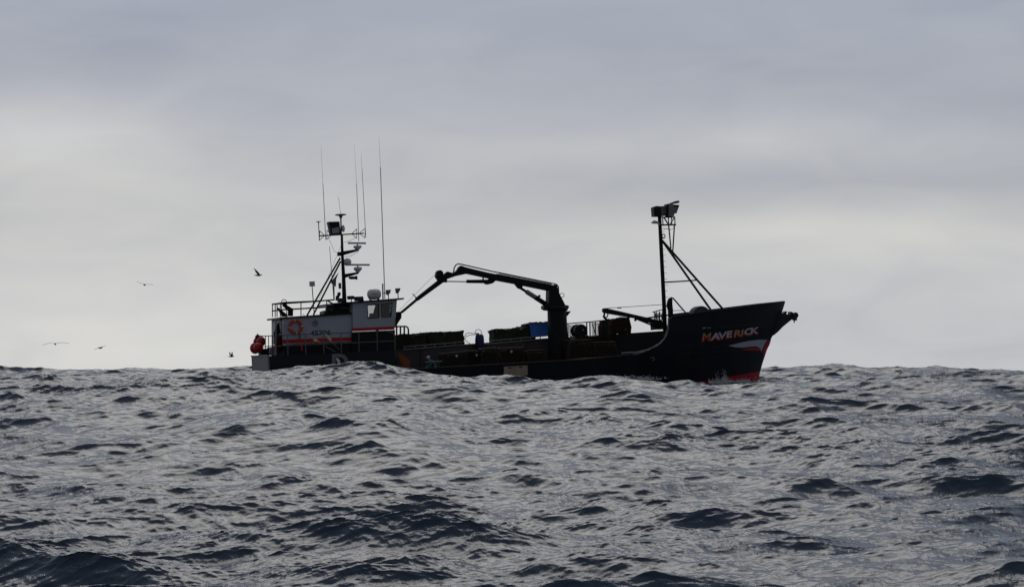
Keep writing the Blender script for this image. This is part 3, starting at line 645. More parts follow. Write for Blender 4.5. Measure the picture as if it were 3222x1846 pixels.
def radar(bar, dome, arm):
    (x0_, x1_, y_), (dx, dy, dw, dh) = bar, dome
    o = MB().pp([(arm[0], arm[1] - 4), (arm[2], arm[3] - 3), (arm[2], arm[3] + 3), (arm[0], arm[1] + 9)], -0.08, 0.08).build('radar_arm', M['black'], mast, smooth=0)
    c = S(dx, dy, 0); MB().lathe(c + Vector((0, 0, -dh / 100)), c + Vector((0, 0, dh / 100)), ((0, 0.09), (0.25, dw / 160), (0.6, dw / 100), (0.9, dw / 105), (1, 0.07)), 16).build('radar_pedestal', M['dome'], o)
    a, b = S(x0_, y_, 0.0), S(x1_, y_ + 0.5, 0.0); m = MB(); m.hexa([a + Vector((0, -0.07, -0.05)), b + Vector((0, -0.07, -0.05)), b + Vector((0, 0.07, -0.05)), a + Vector((0, 0.07, -0.05)), a + Vector((0, -0.07, 0.06)), b + Vector((0, -0.07, 0.06)), b + Vector((0, 0.07, 0.06)), a + Vector((0, 0.07, 0.06))])
    m.tube([c, Vector((c.x, 0, (a.z + b.z) / 2))], 0.05, 6); m.build('radar_scanner', M['antenna'], o, smooth=0)
radar((1095, 1151, 765), (1125, 779, 27, 14), (1081, 794, 1129, 786)); radar((1086, 1163, 833), (1126, 848, 27, 17), (1083, 866, 1129, 858))
dd = MB(); dd.ball(S(1093, 824, 0), (0.26, 0.26, 0.24), 14, 8); dd.build('antenna_dome', M['dome'], mast)
bb_ = MB(); c = S(1110, 874, 0); bb_.tube([c + Vector((-0.25, 0, 0.02)), c + Vector((-0.08, 0, 0)), c + Vector((0.12, 0, 0)), c + Vector((0.27, 0, 0))], [0.06, 0.10, 0.09, 0.14], 10); bb_.build('horn', M['black'], mast)
MB().box(S(1067, 799, -0.1), (0.2, 0.2, 0.24)).build('mast_box', M['black'], mast, smooth=0)
for a, b, ly in (((1070, 812), (966, 992), -1.0), ((1072, 822), (986, 990), 1.0)): MB().tube([S(*a, 0), S(*b, ly)], 0.055, 8).build('mast_stay', M['black'], mast)
rg = MB(); rg.tube([S(1072, 775, 0), S(1000, 950, -0.6)], 0.008, 4); rg.tube([S(1030, 740, 0), S(1052, 790, 0), S(1066, 800, 0)], 0.01, 4); rg.tube([S(1129, 790, 0), S(1105, 805, 0), S(1084, 808, 0)], 0.012, 4); rg.tube([S(1123, 745, 0), S(1100, 758, 0), S(1082, 763, 0)], 0.01, 4); rg.build('cable', M['black'], mast)
fgs = MB(); fgs.pp([(1066, 857), (1058, 878), (1057, 902), (1050, 898), (1040, 888)], -0.02, 0.02); fgs.build('flag', M['cloth'], mast, smooth=0)
MB().pt([(1050, 880), (1051, 945)], -0.2, 0.045, 6).build('exhaust_pipe', M['galv'], mast)
mm = MB(); mm.pp([(1057, 945), (1058, 932), (1064, 926), (1062, 921), (1070, 918), (1073, 925), (1068, 934), (1064, 946)], -0.3, -0.1); mm.build('searchlight', M['black'], mast, smooth=0)
MB().pt([(1069, 890), (1070, 908)], -0.1, 0.09, 8).build('loudspeaker', M['galv'], mast)
# roof gear
for x0_, x1_, y0_, y1_ in ((1064, 1090, 937, 950), (1095, 1116, 930, 941), (1117, 1145, 932, 946)):
    m = MB(); m.pp([(x0_, y0_ + 1), (x1_ - 2, y0_), (x1_, y1_), (x0_ + 2, y1_ + 1)], -1.5, -1.1); o = m.build('deck_light', M['black'], wheel, smooth=0)
    m = MB(); m.pp([(x0_ + 4, y0_ + 4), (x1_ - 5, y0_ + 3), (x1_ - 4, y1_ - 3), (x0_ + 5, y1_ - 2)], -1.53, -1.49); m.build('lens', M['navy'], o, smooth=0)
    MB().pt([((x0_ + x1_) / 2, y1_), ((x0_ + x1_) / 2, y1_ + 9)], -1.3, 0.03, 6).build('bracket', M['alum'], o)
c = S(1177, 925, -0.8); m = MB(); m.lathe(c + Vector((-0.42, 0, -0.02)), c + Vector((0.42, 0, 0.0)), ((0, 0.12), (0.06, 0.24), (0.22, 0.32), (0.5, 0.335), (0.78, 0.32), (0.94, 0.24), (1, 0.12)), 20)
rr, rb = thing('life_raft_canister', 'white rounded life raft canister on the wheelhouse roof', 'life raft', c - Vector((0, 0, 0.34))); m.build('canister', M['dome'], rr, rb)
m = MB(); m.lathe(c + Vector((-0.435, 0, 0.03)), c + Vector((0.435, 0, 0.03)), ((0, 0.0), (0.0, 0.2), (0.5, 0.0), (1, 0.2), (1, 0)), 8) if 0 else m
m = MB(); m.tube([c + Vector((0.42 * math.cos(t), 0.345 * math.sin(t), 0.02)) for t in np.linspace(0, 2 * math.pi, 25)[:-1]], 0.018, 5, True); m.build('seam_band', M['grey'], rr, rb)
for dx_ in (-0.25, 0.25): MB().box(c + Vector((dx_, 0, -0.33)), (0.06, 0.5, 0.1)).build('cradle', M['alum'], rr, rb, 0)
for x_, y_ in ((1222, 912), (1252, 907)):
    m = MB(); m.pp([(x_ - 7, y_), (x_ + 8, y_ - 1), (x_ + 7, y_ + 6), (x_ + 1, y_ + 16), (x_ - 5, y_ + 15)], -1.2, -1.0); o = m.build('spotlight', M['galv'], wheel, smooth=0)
    MB().pt([(x_, y_ + 14), (x_ + 1, y_ + 34)], -1.1, 0.03, 6).build('bracket', M['black'], o)
MB().pt([(1204, 892), (1205, 941)], -0.6, 0.045, 6).build('roof_post', M['galv'], wheel)
MB().pt([(1207, 922), (1228, 921)], -0.9, 0.03, 6).build('roof_bar', M['black'], wheel)
m = MB(); m.box(S(982, 893, -0.5), (0.30, 0.26, 0.30)); o = m.build('sensor_box', M['white2'], ship, smooth=0)
MB().tube([S(982, 900, -0.5), S(989, 992, -0.5)], 0.03, 6).build('sensor_pole', M['galv'], ship)

# ---- knuckle boom crane
CY = -0.4
col_a, col_b = S(1752, 972, CY), S(1758, 1130, CY)
crane = MB().lathe(col_b, col_a, ((0, 0.66), (0.3, 0.64), (1, 0.60)), 24).build('crane_column', M['black'], ship)
MB().pp([(1727, 913), (1752, 894), (1758, 918), (1779, 959), (1790, 961), (1790, 968), (1781, 976), (1720, 976), (1711, 970), (1712, 962), (1726, 953)], CY - 0.35, CY + 0.35).build('crane_head', M['black'], crane, smooth=0)
MB().lathe(S(1750, 977, CY), S(1750, 962, CY), ((0, 0.72), (0.5, 0.76), (1, 0.7)), 24).build('slewing_ring', M['black'], crane)
MB().pp([(1782, 979), (1797, 979), (1784, 995), (1782, 995)], CY - 0.15, CY + 0.15).build('gusset', M['black'], crane, smooth=0)
MB().pp([(1445, 839), (1456, 838), (1534, 857), (1739, 896), (1753, 897), (1755, 912), (1740, 917), (1727, 915), (1619, 893), (1560, 882), (1540, 876), (1470, 861), (1447, 862)], CY - 0.17, CY + 0.17).build('main_boom', M['black'], crane, smooth=0)
MB().pp([(1450, 838), (1470, 861), (1432, 869), (1407, 878), (1407, 888), (1392, 888), (1380, 882), (1371, 869), (1374, 862), (1393, 866), (1400, 861), (1409, 854), (1416, 856), (1424, 858), (1433, 856)], CY - 0.2, CY + 0.2).build('knuckle', M['black'], crane, smooth=0)
c = S(1382, 861, CY); MB().lathe(c - Vector((0, 0.22, 0)), c + Vector((0, 0.22, 0)), ((0, 0.22), (1, 0.22)), 18).build('sheave', M['black'], crane)
MB().pp([(1545, 870), (1566, 868), (1561, 882), (1551, 891), (1536, 895), (1525, 893), (1538, 878)], CY - 0.12, CY + 0.12).build('boom_bracket', M['black'], crane, smooth=0)
MB().pt([(1468, 885), (1542, 886)], CY, 0.11, 10).build('boom_cylinder', M['black'], crane); MB().pt([(1404, 885), (1468, 886)], CY, 0.035, 8).build('cylinder_rod', M['galv'], crane)
MB().pt([(1470, 881), (1540, 880)], CY - 0.1, 0.02, 5).build('cylinder_pipe', M['rust'], crane)
MB().pt([(1520, 870), (1520, 882)], CY, 0.05, 6).build('cylinder_stop', M['black'], crane)
MB().pp([(1619, 891), (1646, 898), (1643, 906), (1637, 909), (1631, 906)], CY - 0.14, CY + 0.14).build('lift_bracket', M['black'], crane, smooth=0)
MB().pt([(1638, 906), (1660, 920)], CY, 0.085, 8).build('lift_rod', M['black'], crane); MB().pt([(1656, 917), (1686, 936)], CY, 0.15, 12).build('lift_cylinder_sleeve', M['alum'], crane)
MB().pt([(1684, 935), (1718, 957)], CY, 0.155, 12).build('lift_cylinder', M['black'], crane); MB().ball(S(1697, 931, CY), (0.09, 0.1, 0.08), 8, 6).build('valve', M['black'], crane)
hz = MB(); hz.pt([(1427, 857), (1429, 843), (1434, 834), (1441, 830), (1450, 831), (1546, 853), (1742, 892), (1752, 895), (1757, 902), (1758, 922)], CY - 0.1, 0.042, 6)
hz.pt([(1437, 852), (1441, 843), (1449, 837), (1460, 840)], CY + 0.05, 0.04, 6); hz.pt([(1562, 862), (1734, 896)], CY - 0.13, 0.03, 6); hz.build('hydraulic_pipe', M['black'], crane)
MB().pt([(1570, 860), (1736, 893.5)], CY - 0.19, 0.028, 6).build('hydraulic_hose', M['alum'], crane)
MB().tube([S(1768, 929, CY) + Vector((0.15 * math.cos(t), 0, 0.13 * math.sin(t))) for t in np.linspace(0, 2 * math.pi, 15)[:-1]], 0.022, 5, True).build('lifting_eye', M['galv'], crane)
MB().pt([(1727, 918), (1725, 950)], CY - 0.37, 0.04, 6).build('feed_pipe', M['galv'], crane)
MB().pp([(1381, 880), (1386, 876), (1398, 884), (1393, 890), (1320, 943), (1316, 946), (1308, 946), (1309, 937)], CY - 0.13, CY + 0.13).build('jib', M['black'], crane, smooth=0)
MB().pp([(1311, 938), (1316, 944), (1268, 984), (1262, 986), (1259, 982)], CY - 0.09, CY + 0.09).build('jib_extension', M['black'], crane, smooth=0)
MB().pt([(1298, 924), (1311, 938)], CY, 0.03, 6).build('jib_stop', M['black'], crane)
MB().pp([(1244, 981), (1264, 980), (1263, 1000), (1251, 1018), (1247, 1030), (1241, 1002)], CY - 0.14, CY + 0.14).build('hook_block', M['black'], crane, smooth=0)
MB().pt([(1374, 856), (1366, 866), (1254, 978)], CY, 0.009, 4).build('winch_cable', M['galv'], crane)

# ---- raised platform along the port side with its ladder-like rail
pf = MB(); pf.pp([(1250, 1099), (1745, 1062), (1745, 1140), (1250, 1175)], 0.6, 2.9); plat = pf.build('deck_platform', M['inner'], ship, smooth=0)
r_ = MB()
for dy in (0, -9): r_.pt([(1268, 1100 + dy), (1462, 1084 + dy)], 0.5, 0.035, 6); r_.pt([(1541, 1081 + dy), (1744, 1063 + dy)], 0.5, 0.035, 6)
r_.pt([(1462, 1084), (1541, 1081)], 0.5, 0.04, 6)
for x_ in list(range(1275, 1462, 31)) + list(range(1545, 1744, 31)):
    yb = float(np.interp(x_, (1268, 1462, 1541, 1744), (1100, 1084, 1081, 1063))); r_.pt([(x_, yb), (x_, yb - 9)], 0.5, 0.03, 5)
r_.build('platform_rail', M['alum'], plat)
for x_ in (1325, 1500, 1655): pf = MB(); pf.pt([(x_, 1092 - (x_ - 1325) * 0.07), (x_, 1160)], 0.56, 0.05, 4); pf.build('stiffener', M['inner'], plat, smooth=0)
MB().pp([(1250, 1111), (1266, 1110), (1291, 1137), (1291, 1165), (1268, 1165)], -2.2, -2.1).build('orange_chute', M['rustor'], ship, smooth=0)
MB().pt([(1338, 1139), (1390, 1136)], -2.9, 0.03, 5).build('hand_rail', M['rope'], ship)

# ---- forward gear: frame rail with netting, derrick, foremast, windlass, anchor roller
ff = MB(); ff.pt([(1785, 1018), (1860, 1012), (1960, 1001), (1985, 998)], 2.0, 0.04, 6)
for x_, y_ in ((1787, 1018), (1846, 1013), (1856, 1012), (1873, 1011), (1896, 1008), (1920, 1005)): ff.pt([(x_, y_), (x_ + 1, 1062)], 2.0, 0.045 if x_ in (1846, 1856, 1896) else 0.03, 6)
ff.pt([(1862, 1016), (1874, 1050)], 2.0, 0.03, 5); ff.build('rack_frame', M['black'], ship)
random.seed(4)
for (xa, xb, ya, yb) in ((1788, 1806, 1022, 1062), (1862, 1896, 1014, 1056), (1912, 1924, 1008, 1055)):
    nn = MB()
    for k in range(int((xb - xa) / 2.2)): x_ = xa + k * 2.2; nn.pt([(x_, ya), (x_ + 1.5 * math.sin(k), (ya + yb) / 2), (x_ + 1, yb)], 2.0, 0.010, 4)
    for k in range(int((yb - ya) / 3.0)): y_ = ya + k * 3.0; nn.pt([(xa, y_), ((xa + xb) / 2, y_ + 1), (xb, y_)], 2.0, 0.010, 4)
    nn.build('hanging_net', M['cloth'], ship)
c = S(1822, 1041, 0.8); wn = MB().lathe(c - Vector((0, 0.5, 0)), c + Vector((0, 0.5, 0)), ((0, 0.42), (0.08, 0.44), (0.1, 0.34), (0.9, 0.34), (0.92, 0.44), (1, 0.42)), 22).build('winch_drum', M['black'], ship)
MB().ball(c + Vector((0.12, -0.52, 0.04)), 0.07, 8, 6).build('hub', M['alum'], wn)
MB().box(c + Vector((0, 0, -0.7)), (0.9, 1.1, 0.8)).build('winch_bed', M['black'], wn, smooth=0)
bo = MB(); bo.pp([(1898, 972), (1902, 969), (1912, 970), (2060, 1004), (2090, 1011), (2090, 1029), (2060, 1019), (2000, 1001), (1912, 986), (1902, 984), (1898, 979)], -0.85, -0.55); bo.build('derrick_boom', M['black'], ship, smooth=0)
MB().pt([(1998, 1001), (2075, 1032)], -0.7, 0.06, 6).build('derrick_strut', M['black'], ship)
MB().pt([(1905, 970), (1925, 968), (1945, 967), (2082, 958)], -0.7, 0.02, 5).build('topping_lift', M['galv'], ship)
MB().tube([S(1942, 968, -0.7), S(1955, 968, -0.7)], 0.045, 6).build('turnbuckle', M['black'], ship)
hk = MB(); hk.pt([(1902, 984), (1900, 996), (1908, 1005), (1908, 1060)], -0.7, [0.05, 0.09, 0.10, 0.13], 8); hk.pt([(1913, 987), (1911, 996), (1903, 1000)], -0.7, 0.04, 6); hk.build('hoist_block', M['black'], ship)
MB().box(S(1999, 1006, -0.7), (0.12, 0.1, 0.16)).build('boom_lug', M['black'], ship, smooth=0)
FY = 0.0
fm = MB(); fm.pt([(2073, 650), (2077, 715), (2089, 950), (2096, 1125)], FY, [0.115, 0.12, 0.135, 0.15], 12); fmast = fm.build('foremast', M['black'], ship)
for a, b, ly in (((2083, 756), (2243, 984), -1.6), ((2083, 756), (2280, 978), 1.4)): MB().tube([S(*a, FY), S(*b, ly)], 0.075, 8).build('mast_leg', M['black'], fmast)
MB().tube([S(2087, 888, 0), S(2158, 884, -0.9), S(2192, 881, 0.8)], 0.05, 6).build('mast_brace', M['black'], fmast)
for k in range(12):
    y_ = 728 + k * 18.7; x_ = 2077 + (y_ - 715) * 0.051 + 5; MB().pt([(x_, y_), (x_ + 9, y_ + 0.3)], FY, 0.014, 5).build('rung', M['alum'], fmast)
MB().tube([S(2088, 743, FY) + Vector((0.1 * math.cos(t), 0, 0.13 * math.sin(t))) for t in np.linspace(0, 2 * math.pi, 13)[:-1]], 0.035, 5, True).build('mast_ring', M['black'], fmast)
pl = MB(); pl.pt([(2070, 684), (2124, 683)], -0.25, 0.045, 6); pl.pt([(2070, 684), (2124, 683)], 0.25, 0.045, 6); pl.pt([(2078, 708), (2127, 707)], -0.25, 0.055, 6); pl.pt([(2078, 708), (2127, 707)], 0.25, 0.055, 6)
for x_ in (2085, 2103, 2113, 2123): pl.pt([(x_, 684), (x_ + 1, 708)], -0.25, 0.035, 6)
pl.pt([(2089, 684), (2103, 706)], -0.25, 0.045, 6); pl.pt([(2121, 686), (2108, 706)], 0.25, 0.035, 6); pl.build('light_platform', M['black'], fmast)
MB().pt([(2104, 709), (2111, 782)], -0.2, 0.045, 6).pt([(2122, 709), (2117, 790)], 0.2, 0.045, 6).build('platform_strut', M['black'], fmast)
def flood(pix, y0, y1, lens=None, mt='black'):
    o = MB().pp(pix, y0, y1).build('floodlight', M[mt], fmast, smooth=0)
    if lens: MB().pp(lens, y0 - 0.03, y0 - 0.001).build('lens', M['lens'], o, smooth=0)
flood([(2057, 652), (2065, 648), (2079, 649), (2079, 681), (2059, 681)], -0.3, 0.3); flood([(2080, 649), (2087, 648), (2088, 680), (2080, 681)], -0.2, 0.3, None, 'galv'); flood([(2090, 648), (2097, 647), (2097, 678), (2090, 679)], -0.15, 0.3, None, 'grey')
flood([(2099, 642), (2112, 639), (2119, 644), (2138, 645), (2129, 671), (2122, 672), (2121, 680), (2104, 681), (2099, 674)], -0.35, 0.2, None, 'grey')
MB().pp([(2099, 642), (2104, 641), (2104, 681), (2099, 675)], -0.37, 0.22).pp([(2119, 644), (2138, 645), (2136, 651), (2120, 649)], -0.37, 0.22).build('lamp_hood', M['black'], fmast, smooth=0)
MB().pp([(2113, 638), (2128, 632), (2137, 631), (2138, 638), (2130, 640), (2118, 642)], -0.1, 0.3).build('floodlight', M['galv'], fmast, smooth=0)
ml = MB(); ml.tube([S(2075, 706, -0.1), S(2068, 700, -0.1), S(2058, 698.5, -0.1), S(2049, 701, -0.1)], [0.05, 0.09, 0.12, 0.03], 10); ml.build('mast_light', M['dome'], fmast)
cb_ = MB(); cb_.pt([(2086, 717), (2094, 721), (2104, 718), (2113, 723), (2121, 714)], -0.1, 0.012, 4); cb_.pt([(2086, 722), (2096, 719), (2110, 724)], 0.1, 0.012, 4); cb_.build('cable', M['galv'], fmast)
sp_ = MB(); sp_.pp([(2107, 938), (2110, 936), (2116, 938), (2116, 958), (2118, 974), (2118, 1000), (2106, 1000), (2105, 975), (2100, 962), (2103, 947)], -0.6, -0.35); sp_.build('cable_post', M['black'], ship, smooth=0)
MB().pt([(2110, 936), (2118, 938), (2168, 996)], -0.5, 0.05, 6).build('post_strut', M['black'], ship)
fr_ = MB(); fr_.pt([(2118, 977), (2152, 976), (2156, 980), (2156, 995)], -0.9, 0.022, 5); fr_.build('deck_rail', M['galv'], ship)
bk = MB(); bk.pt([(2053, 982), (2078, 975), (2088, 975)], -0.3, 0.035, 6); bk.pt([(2056, 990), (2086, 987)], -0.3, 0.02, 5)
for x_ in (2060, 2066, 2075, 2084): bk.pt([(x_, 979), (x_ + 1, 1008)], -0.3, 0.04 if x_ in (2060, 2075) else 0.025, 5)
bk.build('gear_rack', M['black'], ship)
st_ = MB(); random.seed(9)
for k in range(12): x_ = 2060 + k * 2.2; st_.pt([(x_, 983 + random.random() * 6), (x_ + random.uniform(-3, 3), 1006)], -0.15, 0.018, 4)
st_.build('stacked_poles', M['rope'], ship)
# windlass hump on the foredeck
wl = MB(); cw = S(2203, 993, -0.3); wl.lathe(cw - Vector((0, 0.35, 0)), cw + Vector((0, 0.6, 0)), ((0, 0.60), (0.08, 0.62), (0.92, 0.62), (1, 0.60)), 28); wl.build('windlass_drum', M['inner'], ship)
# anchor roller and bracket beyond the stem
ar = MB(); ar.pp([(2452, 985), (2466, 986), (2471, 979), (2477, 979), (2474, 988), (2486, 989), (2487, 980), (2492, 981), (2504, 987), (2508, 998), (2508, 1008), (2503, 1008), (2497, 1001), (2480, 1014), (2462, 1029), (2450, 1042), (2438, 1052), (2425, 1060)], -0.22, 0.22); aro = ar.build('anchor_roller', M['hull'], ship, smooth=0)
c = S(2498, 992, 0); MB().lathe(c - Vector((0, 0.3, 0)), c + Vector((0, 0.3, 0)), ((0, 0.2), (0.3, 0.14), (0.7, 0.14), (1, 0.2)), 14).build('roller', M['rust'], aro)
MB().pt([(2499, 1000), (2499, 1015)], 0, 0.04, 6).build('shackle', M['galv'], aro)
# ---------------------------------------------------------------- gear resting on or hanging from the boat
# big red buoys at the stern
def round_buoy(px, py, ly, r, label, mat='buoy'):
    c = S(px, py, ly); o, b = thing('round_buoy', label, 'buoy', c - Vector((0, 0, r)), 'inflated buoys hung over the stern')
    MB().ball(c, (r, r, r * 1.06), 20, 14).build('bladder', M[mat], o, b); MB().lathe(c + Vector((0, 0, r * 0.95)), c + Vector((0, 0, r * 1.3)), ((0, r * 0.3), (0.5, r * 0.22), (1, r * 0.2)), 10).build('rope_eye', M['navy' if mat == 'buoy' else 'black'], o, b)
round_buoy(803, 1095, 0.6, 0.33, 'lowest and leftmost of the red round buoys hanging off the stern')
round_buoy(813, 1094, -0.3, 0.30, 'red round buoy at the stern, tucked in just right of the lowest one')
round_buoy(813, 1076, 1.0, 0.32, 'upper left red round buoy hanging under the stern rail')
round_buoy(822, 1074, 0.2, 0.28, 'upper right red round buoy hanging against the stern rail')
round_buoy(811, 1061, 0.9, 0.17, 'small dark buoy topping the cluster of red buoys on the stern rail', 'navy')
bx, bb0 = thing('stern_bin', 'black box on the stern deck beside the red buoys', 'bin', S(829, 1120, 0.5))
MB().box(S(829, 1109, 0.5), (0.5, 0.9, 0.42)).build('bin_body', M['black'], bx, bb0, 0); MB().box(S(829, 1098, 0.5), (0.54, 0.94, 0.05)).build('lid', M['dark'], bx, bb0, 0)
# life ring on the deckhouse
c = S(930, 1028, -HW - 0.1); lr, lb = thing('life_ring', 'orange life ring with pale bands on the white deckhouse side', 'life ring', c)
MB().tube([c + Vector((0.37 * math.cos(t), 0, 0.37 * math.sin(t))) for t in np.linspace(0, 2 * math.pi, 33)[:-1]], 0.088, 10, True).build('ring', M['orange'], lr, lb)
for k in range(4):
    t = k * math.pi / 2 + 0.08; MB().tube([c + Vector((0.37 * math.cos(t + s), 0, 0.37 * math.sin(t + s))) for s in (-0.09, 0, 0.09)], 0.093, 10).build('band', M['letter'], lr, lb)
# two floats on taut lines along the side
def line_float(a, b, f0, f1, w, cols, label):
    ly0, ly1 = -HW - 0.25, -3.2
    base = S(*f0, -3.0); o, bs = thing('line_float', label, 'float', base, 'floats strung along the after side')
    MB().tube([S(*a, ly0), S(*f0, -3.0), S(*f1, -3.0), S(*b, ly1)], 0.016, 5).build('line', M['rope'], o, bs)
    p, q = S(*f0, -3.0), S(*f1, -3.0); m_ = p.lerp(q, 0.45)
    if len(cols) == 1: MB().lathe(p, q, ((0, w * 0.5), (0.1, w * 0.9), (0.3, w), (0.8, w * 0.95), (0.95, w * 0.7), (1, w * 0.3)), 12).build('float_body', M[cols[0]], o, bs)
    else:
        MB().lathe(p, m_, ((0, w * 0.5), (0.2, w * 0.9), (1, w)), 12).build('float_body', M[cols[0]], o, bs); MB().lathe(m_, q, ((0, w * 1.01), (0.6, w), (0.9, w * 0.75), (1, w * 0.3)), 12).build('float_nose', M[cols[1]], o, bs)
line_float((952, 987), (1068, 1100), (1022, 1051), (1042, 1073), 0.105, ['cream'], 'cream cylindrical float on a slanting line below the registration number')
line_float((862, 1010), (1055, 1106), (987, 1068), (1008, 1080), 0.11, ['cream', 'fluo'], 'cream and orange float on a slanting line over the red deckhouse stripe')
# rain gear hanging in the after doorway
m = MB(); c0 = S(876, 1020, -1.4); pr = [(876, 1015, .05), (874, 1030, .12), (872, 1048, .24), (875, 1052, .25), (876, 1075, .27), (877, 1098, .2), (877, 1108, .1)]
o, b = thing('rain_coat', 'dark red and black oilskin coat hanging behind the deckhouse', 'coat', S(877, 1108, -1.5))
MB().tube([S(x, y, -1.5) for x, y, r in pr[:4]], [r for *_, r in pr[:4]], 10).build('coat_top', M['black'], o, b); MB().tube([S(x, y, -1.5) for x, y, r in pr[3:]], [r for *_, r in pr[3:]], 10).build('coat_skirt', M['dred'], o, b)

# net bags and totes on the platform
def lump_box(corners, y0, y1, amp, seed, nx=18, ny=8, nz=8, sag=0.0):
    """a sagging, lumpy bag between four corners (top left, top right, bottom right, bottom left)"""
    tl, tr_, br_, bl_ = [S(*c, y0) for c in corners]; bm = bmesh.new(); vs = {}
    def P(u, v, w):
        t = tl.lerp(tr_, u); bt = bl_.lerp(br_, u); p = bt.lerp(t, w); p = Vector((p.x, y0 + (y1 - y0) * v, p.z - sag * math.sin(math.pi * u) * w))
        n = mnoise.noise_vector(p * 1.7 + Vector((seed, seed * 2.1, 0))) * amp + mnoise.noise_vector(p * 5.0 + Vector((0, seed, 3))) * amp * 0.45; return p + n
    mb = MB(); idx = {}
    def vid(i, j, k):
        if (i, j, k) not in idx: idx[(i, j, k)] = len(mb.v); mb.v.append(P(i / nx, j / ny, k / nz))
        return idx[(i, j, k)]
    for i in range(nx):
        for j in range(ny):
            for k in (0, nz): mb.f.append((vid(i, j, k), vid(i + 1, j, k), vid(i + 1, j + 1, k), vid(i, j + 1, k)))
        for k in range(nz):
            for j in (0, ny): mb.f.append((vid(i, j, k), vid(i + 1, j, k), vid(i + 1, j, k + 1), vid(i, j, k + 1)))
    for j in range(ny):
        for k in range(nz):
            for i in (0, nx): mb.f.append((vid(i, j, k), vid(i, j + 1, k), vid(i, j + 1, k + 1), vid(i, j, k + 1)))
    return mb
def net_bag(corners, y0, y1, seed, label, mat='net', amp=0.13, glints=()):
    base = S((corners[2][0] + corners[3][0]) / 2, (corners[2][1] + corners[3][1]) / 2, (y0 + y1) / 2)
    o, b = thing('net_bag', label, 'net bag', base, 'net bags stowed on deck')
    lump_box(corners, y0, y1, amp, seed, sag=0.03).build('bag', M[mat], o, b, 70)
    tl, tr_ = S(*corners[0], y0 - 0.02), S(*corners[1], y0 - 0.02); MB().tube([tl, tl.lerp(tr_, 0.5) - Vector((0, 0, 0.03)), tr_], 0.03, 6).build('top_rope', M['black'], o, b)
    if glints:
        g_ = MB()
        for x, y in glints: g_.ball(S(x, y, y0 - 0.08), (0.07, 0.05, 0.03), 8, 6)
        g_.build('tag', M['rope'], o, b)  # pale beads stand in for glints on the netting
net_bag([(1246, 1054), (1342, 1046), (1338, 1096), (1246, 1100)], 0.7, 2.2, 1.3, 'dark net bag just forward of the wheelhouse, behind the black guard rail', glints=((1298, 1057),))
net_bag([(1346, 1047), (1460, 1041), (1461, 1088), (1357, 1094)], 0.7, 2.2, 4.7, 'wide dark net bag amidships, beside the hose drum', glints=((1398, 1050),))
net_bag([(1551, 1037), (1664, 1028), (1664, 1074), (1560, 1083)], 0.7, 2.2, 8.1, 'dark net bag left of the blue tote', glints=((1562, 1042), (1638, 1037)))
net_bag([(1655, 1022), (1690, 1013), (1690, 1066), (1655, 1070)], 1.0, 2.3, 12.1, 'small dark net bag squeezed between the long bag and the blue tote')
net_bag([(1925, 1003), (1980, 999), (1986, 1046), (1926, 1050)], 1.2, 2.4, 15.5, 'reddish brown net bundle under the short derrick boom', 'rednet', 0.14, ((1968, 1037),))
net_bag([(1893, 1010), (1912, 1007), (1914, 1056), (1893, 1058)], 1.3, 1.9, 17.5, 'narrow reddish net bundle below the derrick tip', 'rednet', 0.08)
m = lump_box([(2058, 1008), (2084, 1006), (2088, 1034), (2060, 1036)], -0.4, 0.4, 0.05, 30, 8, 5, 6); M['yell'] = pmat('faded_yellow_gear', (0.10, 0.085, 0.02), 0.8, var=0.7, scale=9)
single(m, 'gear_bag', M['yell'], 'faded yellow and dark bag of gear at the foot of the foremast', 'gear bag', S(2072, 1035, 0))
# blue tote
o, b = thing('fish_tote', 'bright blue plastic tote beside the crane column', 'tote', S(1697, 1060, 1.2))
tt = MB(); tt.pp([(1669, 1021), (1727, 1017), (1727, 1054), (1671, 1060)], 0.75, 1.9); tt.build('tote_body', M['blue'], o, b, 0)
MB().pt([(1668, 1021), (1727, 1017)], 0.73, 0.035, 6).build('rim', M['blue'], o, b)
net_bag([(1672, 1016), (1735, 1011), (1735, 1019), (1672, 1023)], 0.9, 1.8, 22.2, 'thin dark netting heaped on top of the blue tote')
# hose drum
c = S(1509, 1075, 0.3); o, b = thing('hose_drum', 'dark blue drum with looping hoses standing amidships', 'drum', S(1509, 1092, 0.3))
MB().lathe(S(1509, 1094, 0.3), S(1509, 1050, 0.3), ((0, 0.24), (0.1, 0.27), (0.5, 0.29), (0.85, 0.26), (0.95, 0.2), (1, 0.08)), 18).build('drum_body', M['navy'], o, b)
MB().pt([(1495, 1050), (1495, 1042), (1500, 1037), (1507, 1036), (1513, 1040), (1517, 1050)], 0.3, 0.022, 6).pt([(1502, 1049), (1490, 1049), (1475, 1046), (1466, 1050), (1461, 1060)], 0.2, 0.022, 6).pt([(1500, 1052), (1480, 1053), (1468, 1057), (1462, 1067), (1468, 1074), (1480, 1081)], 0.35, 0.022, 6).build('hose', M['cloth'], o, b)
MB().box(S(1502, 1049, 0.3), (0.16, 0.2, 0.08)).build('fitting', M['black'], o, b, 0)
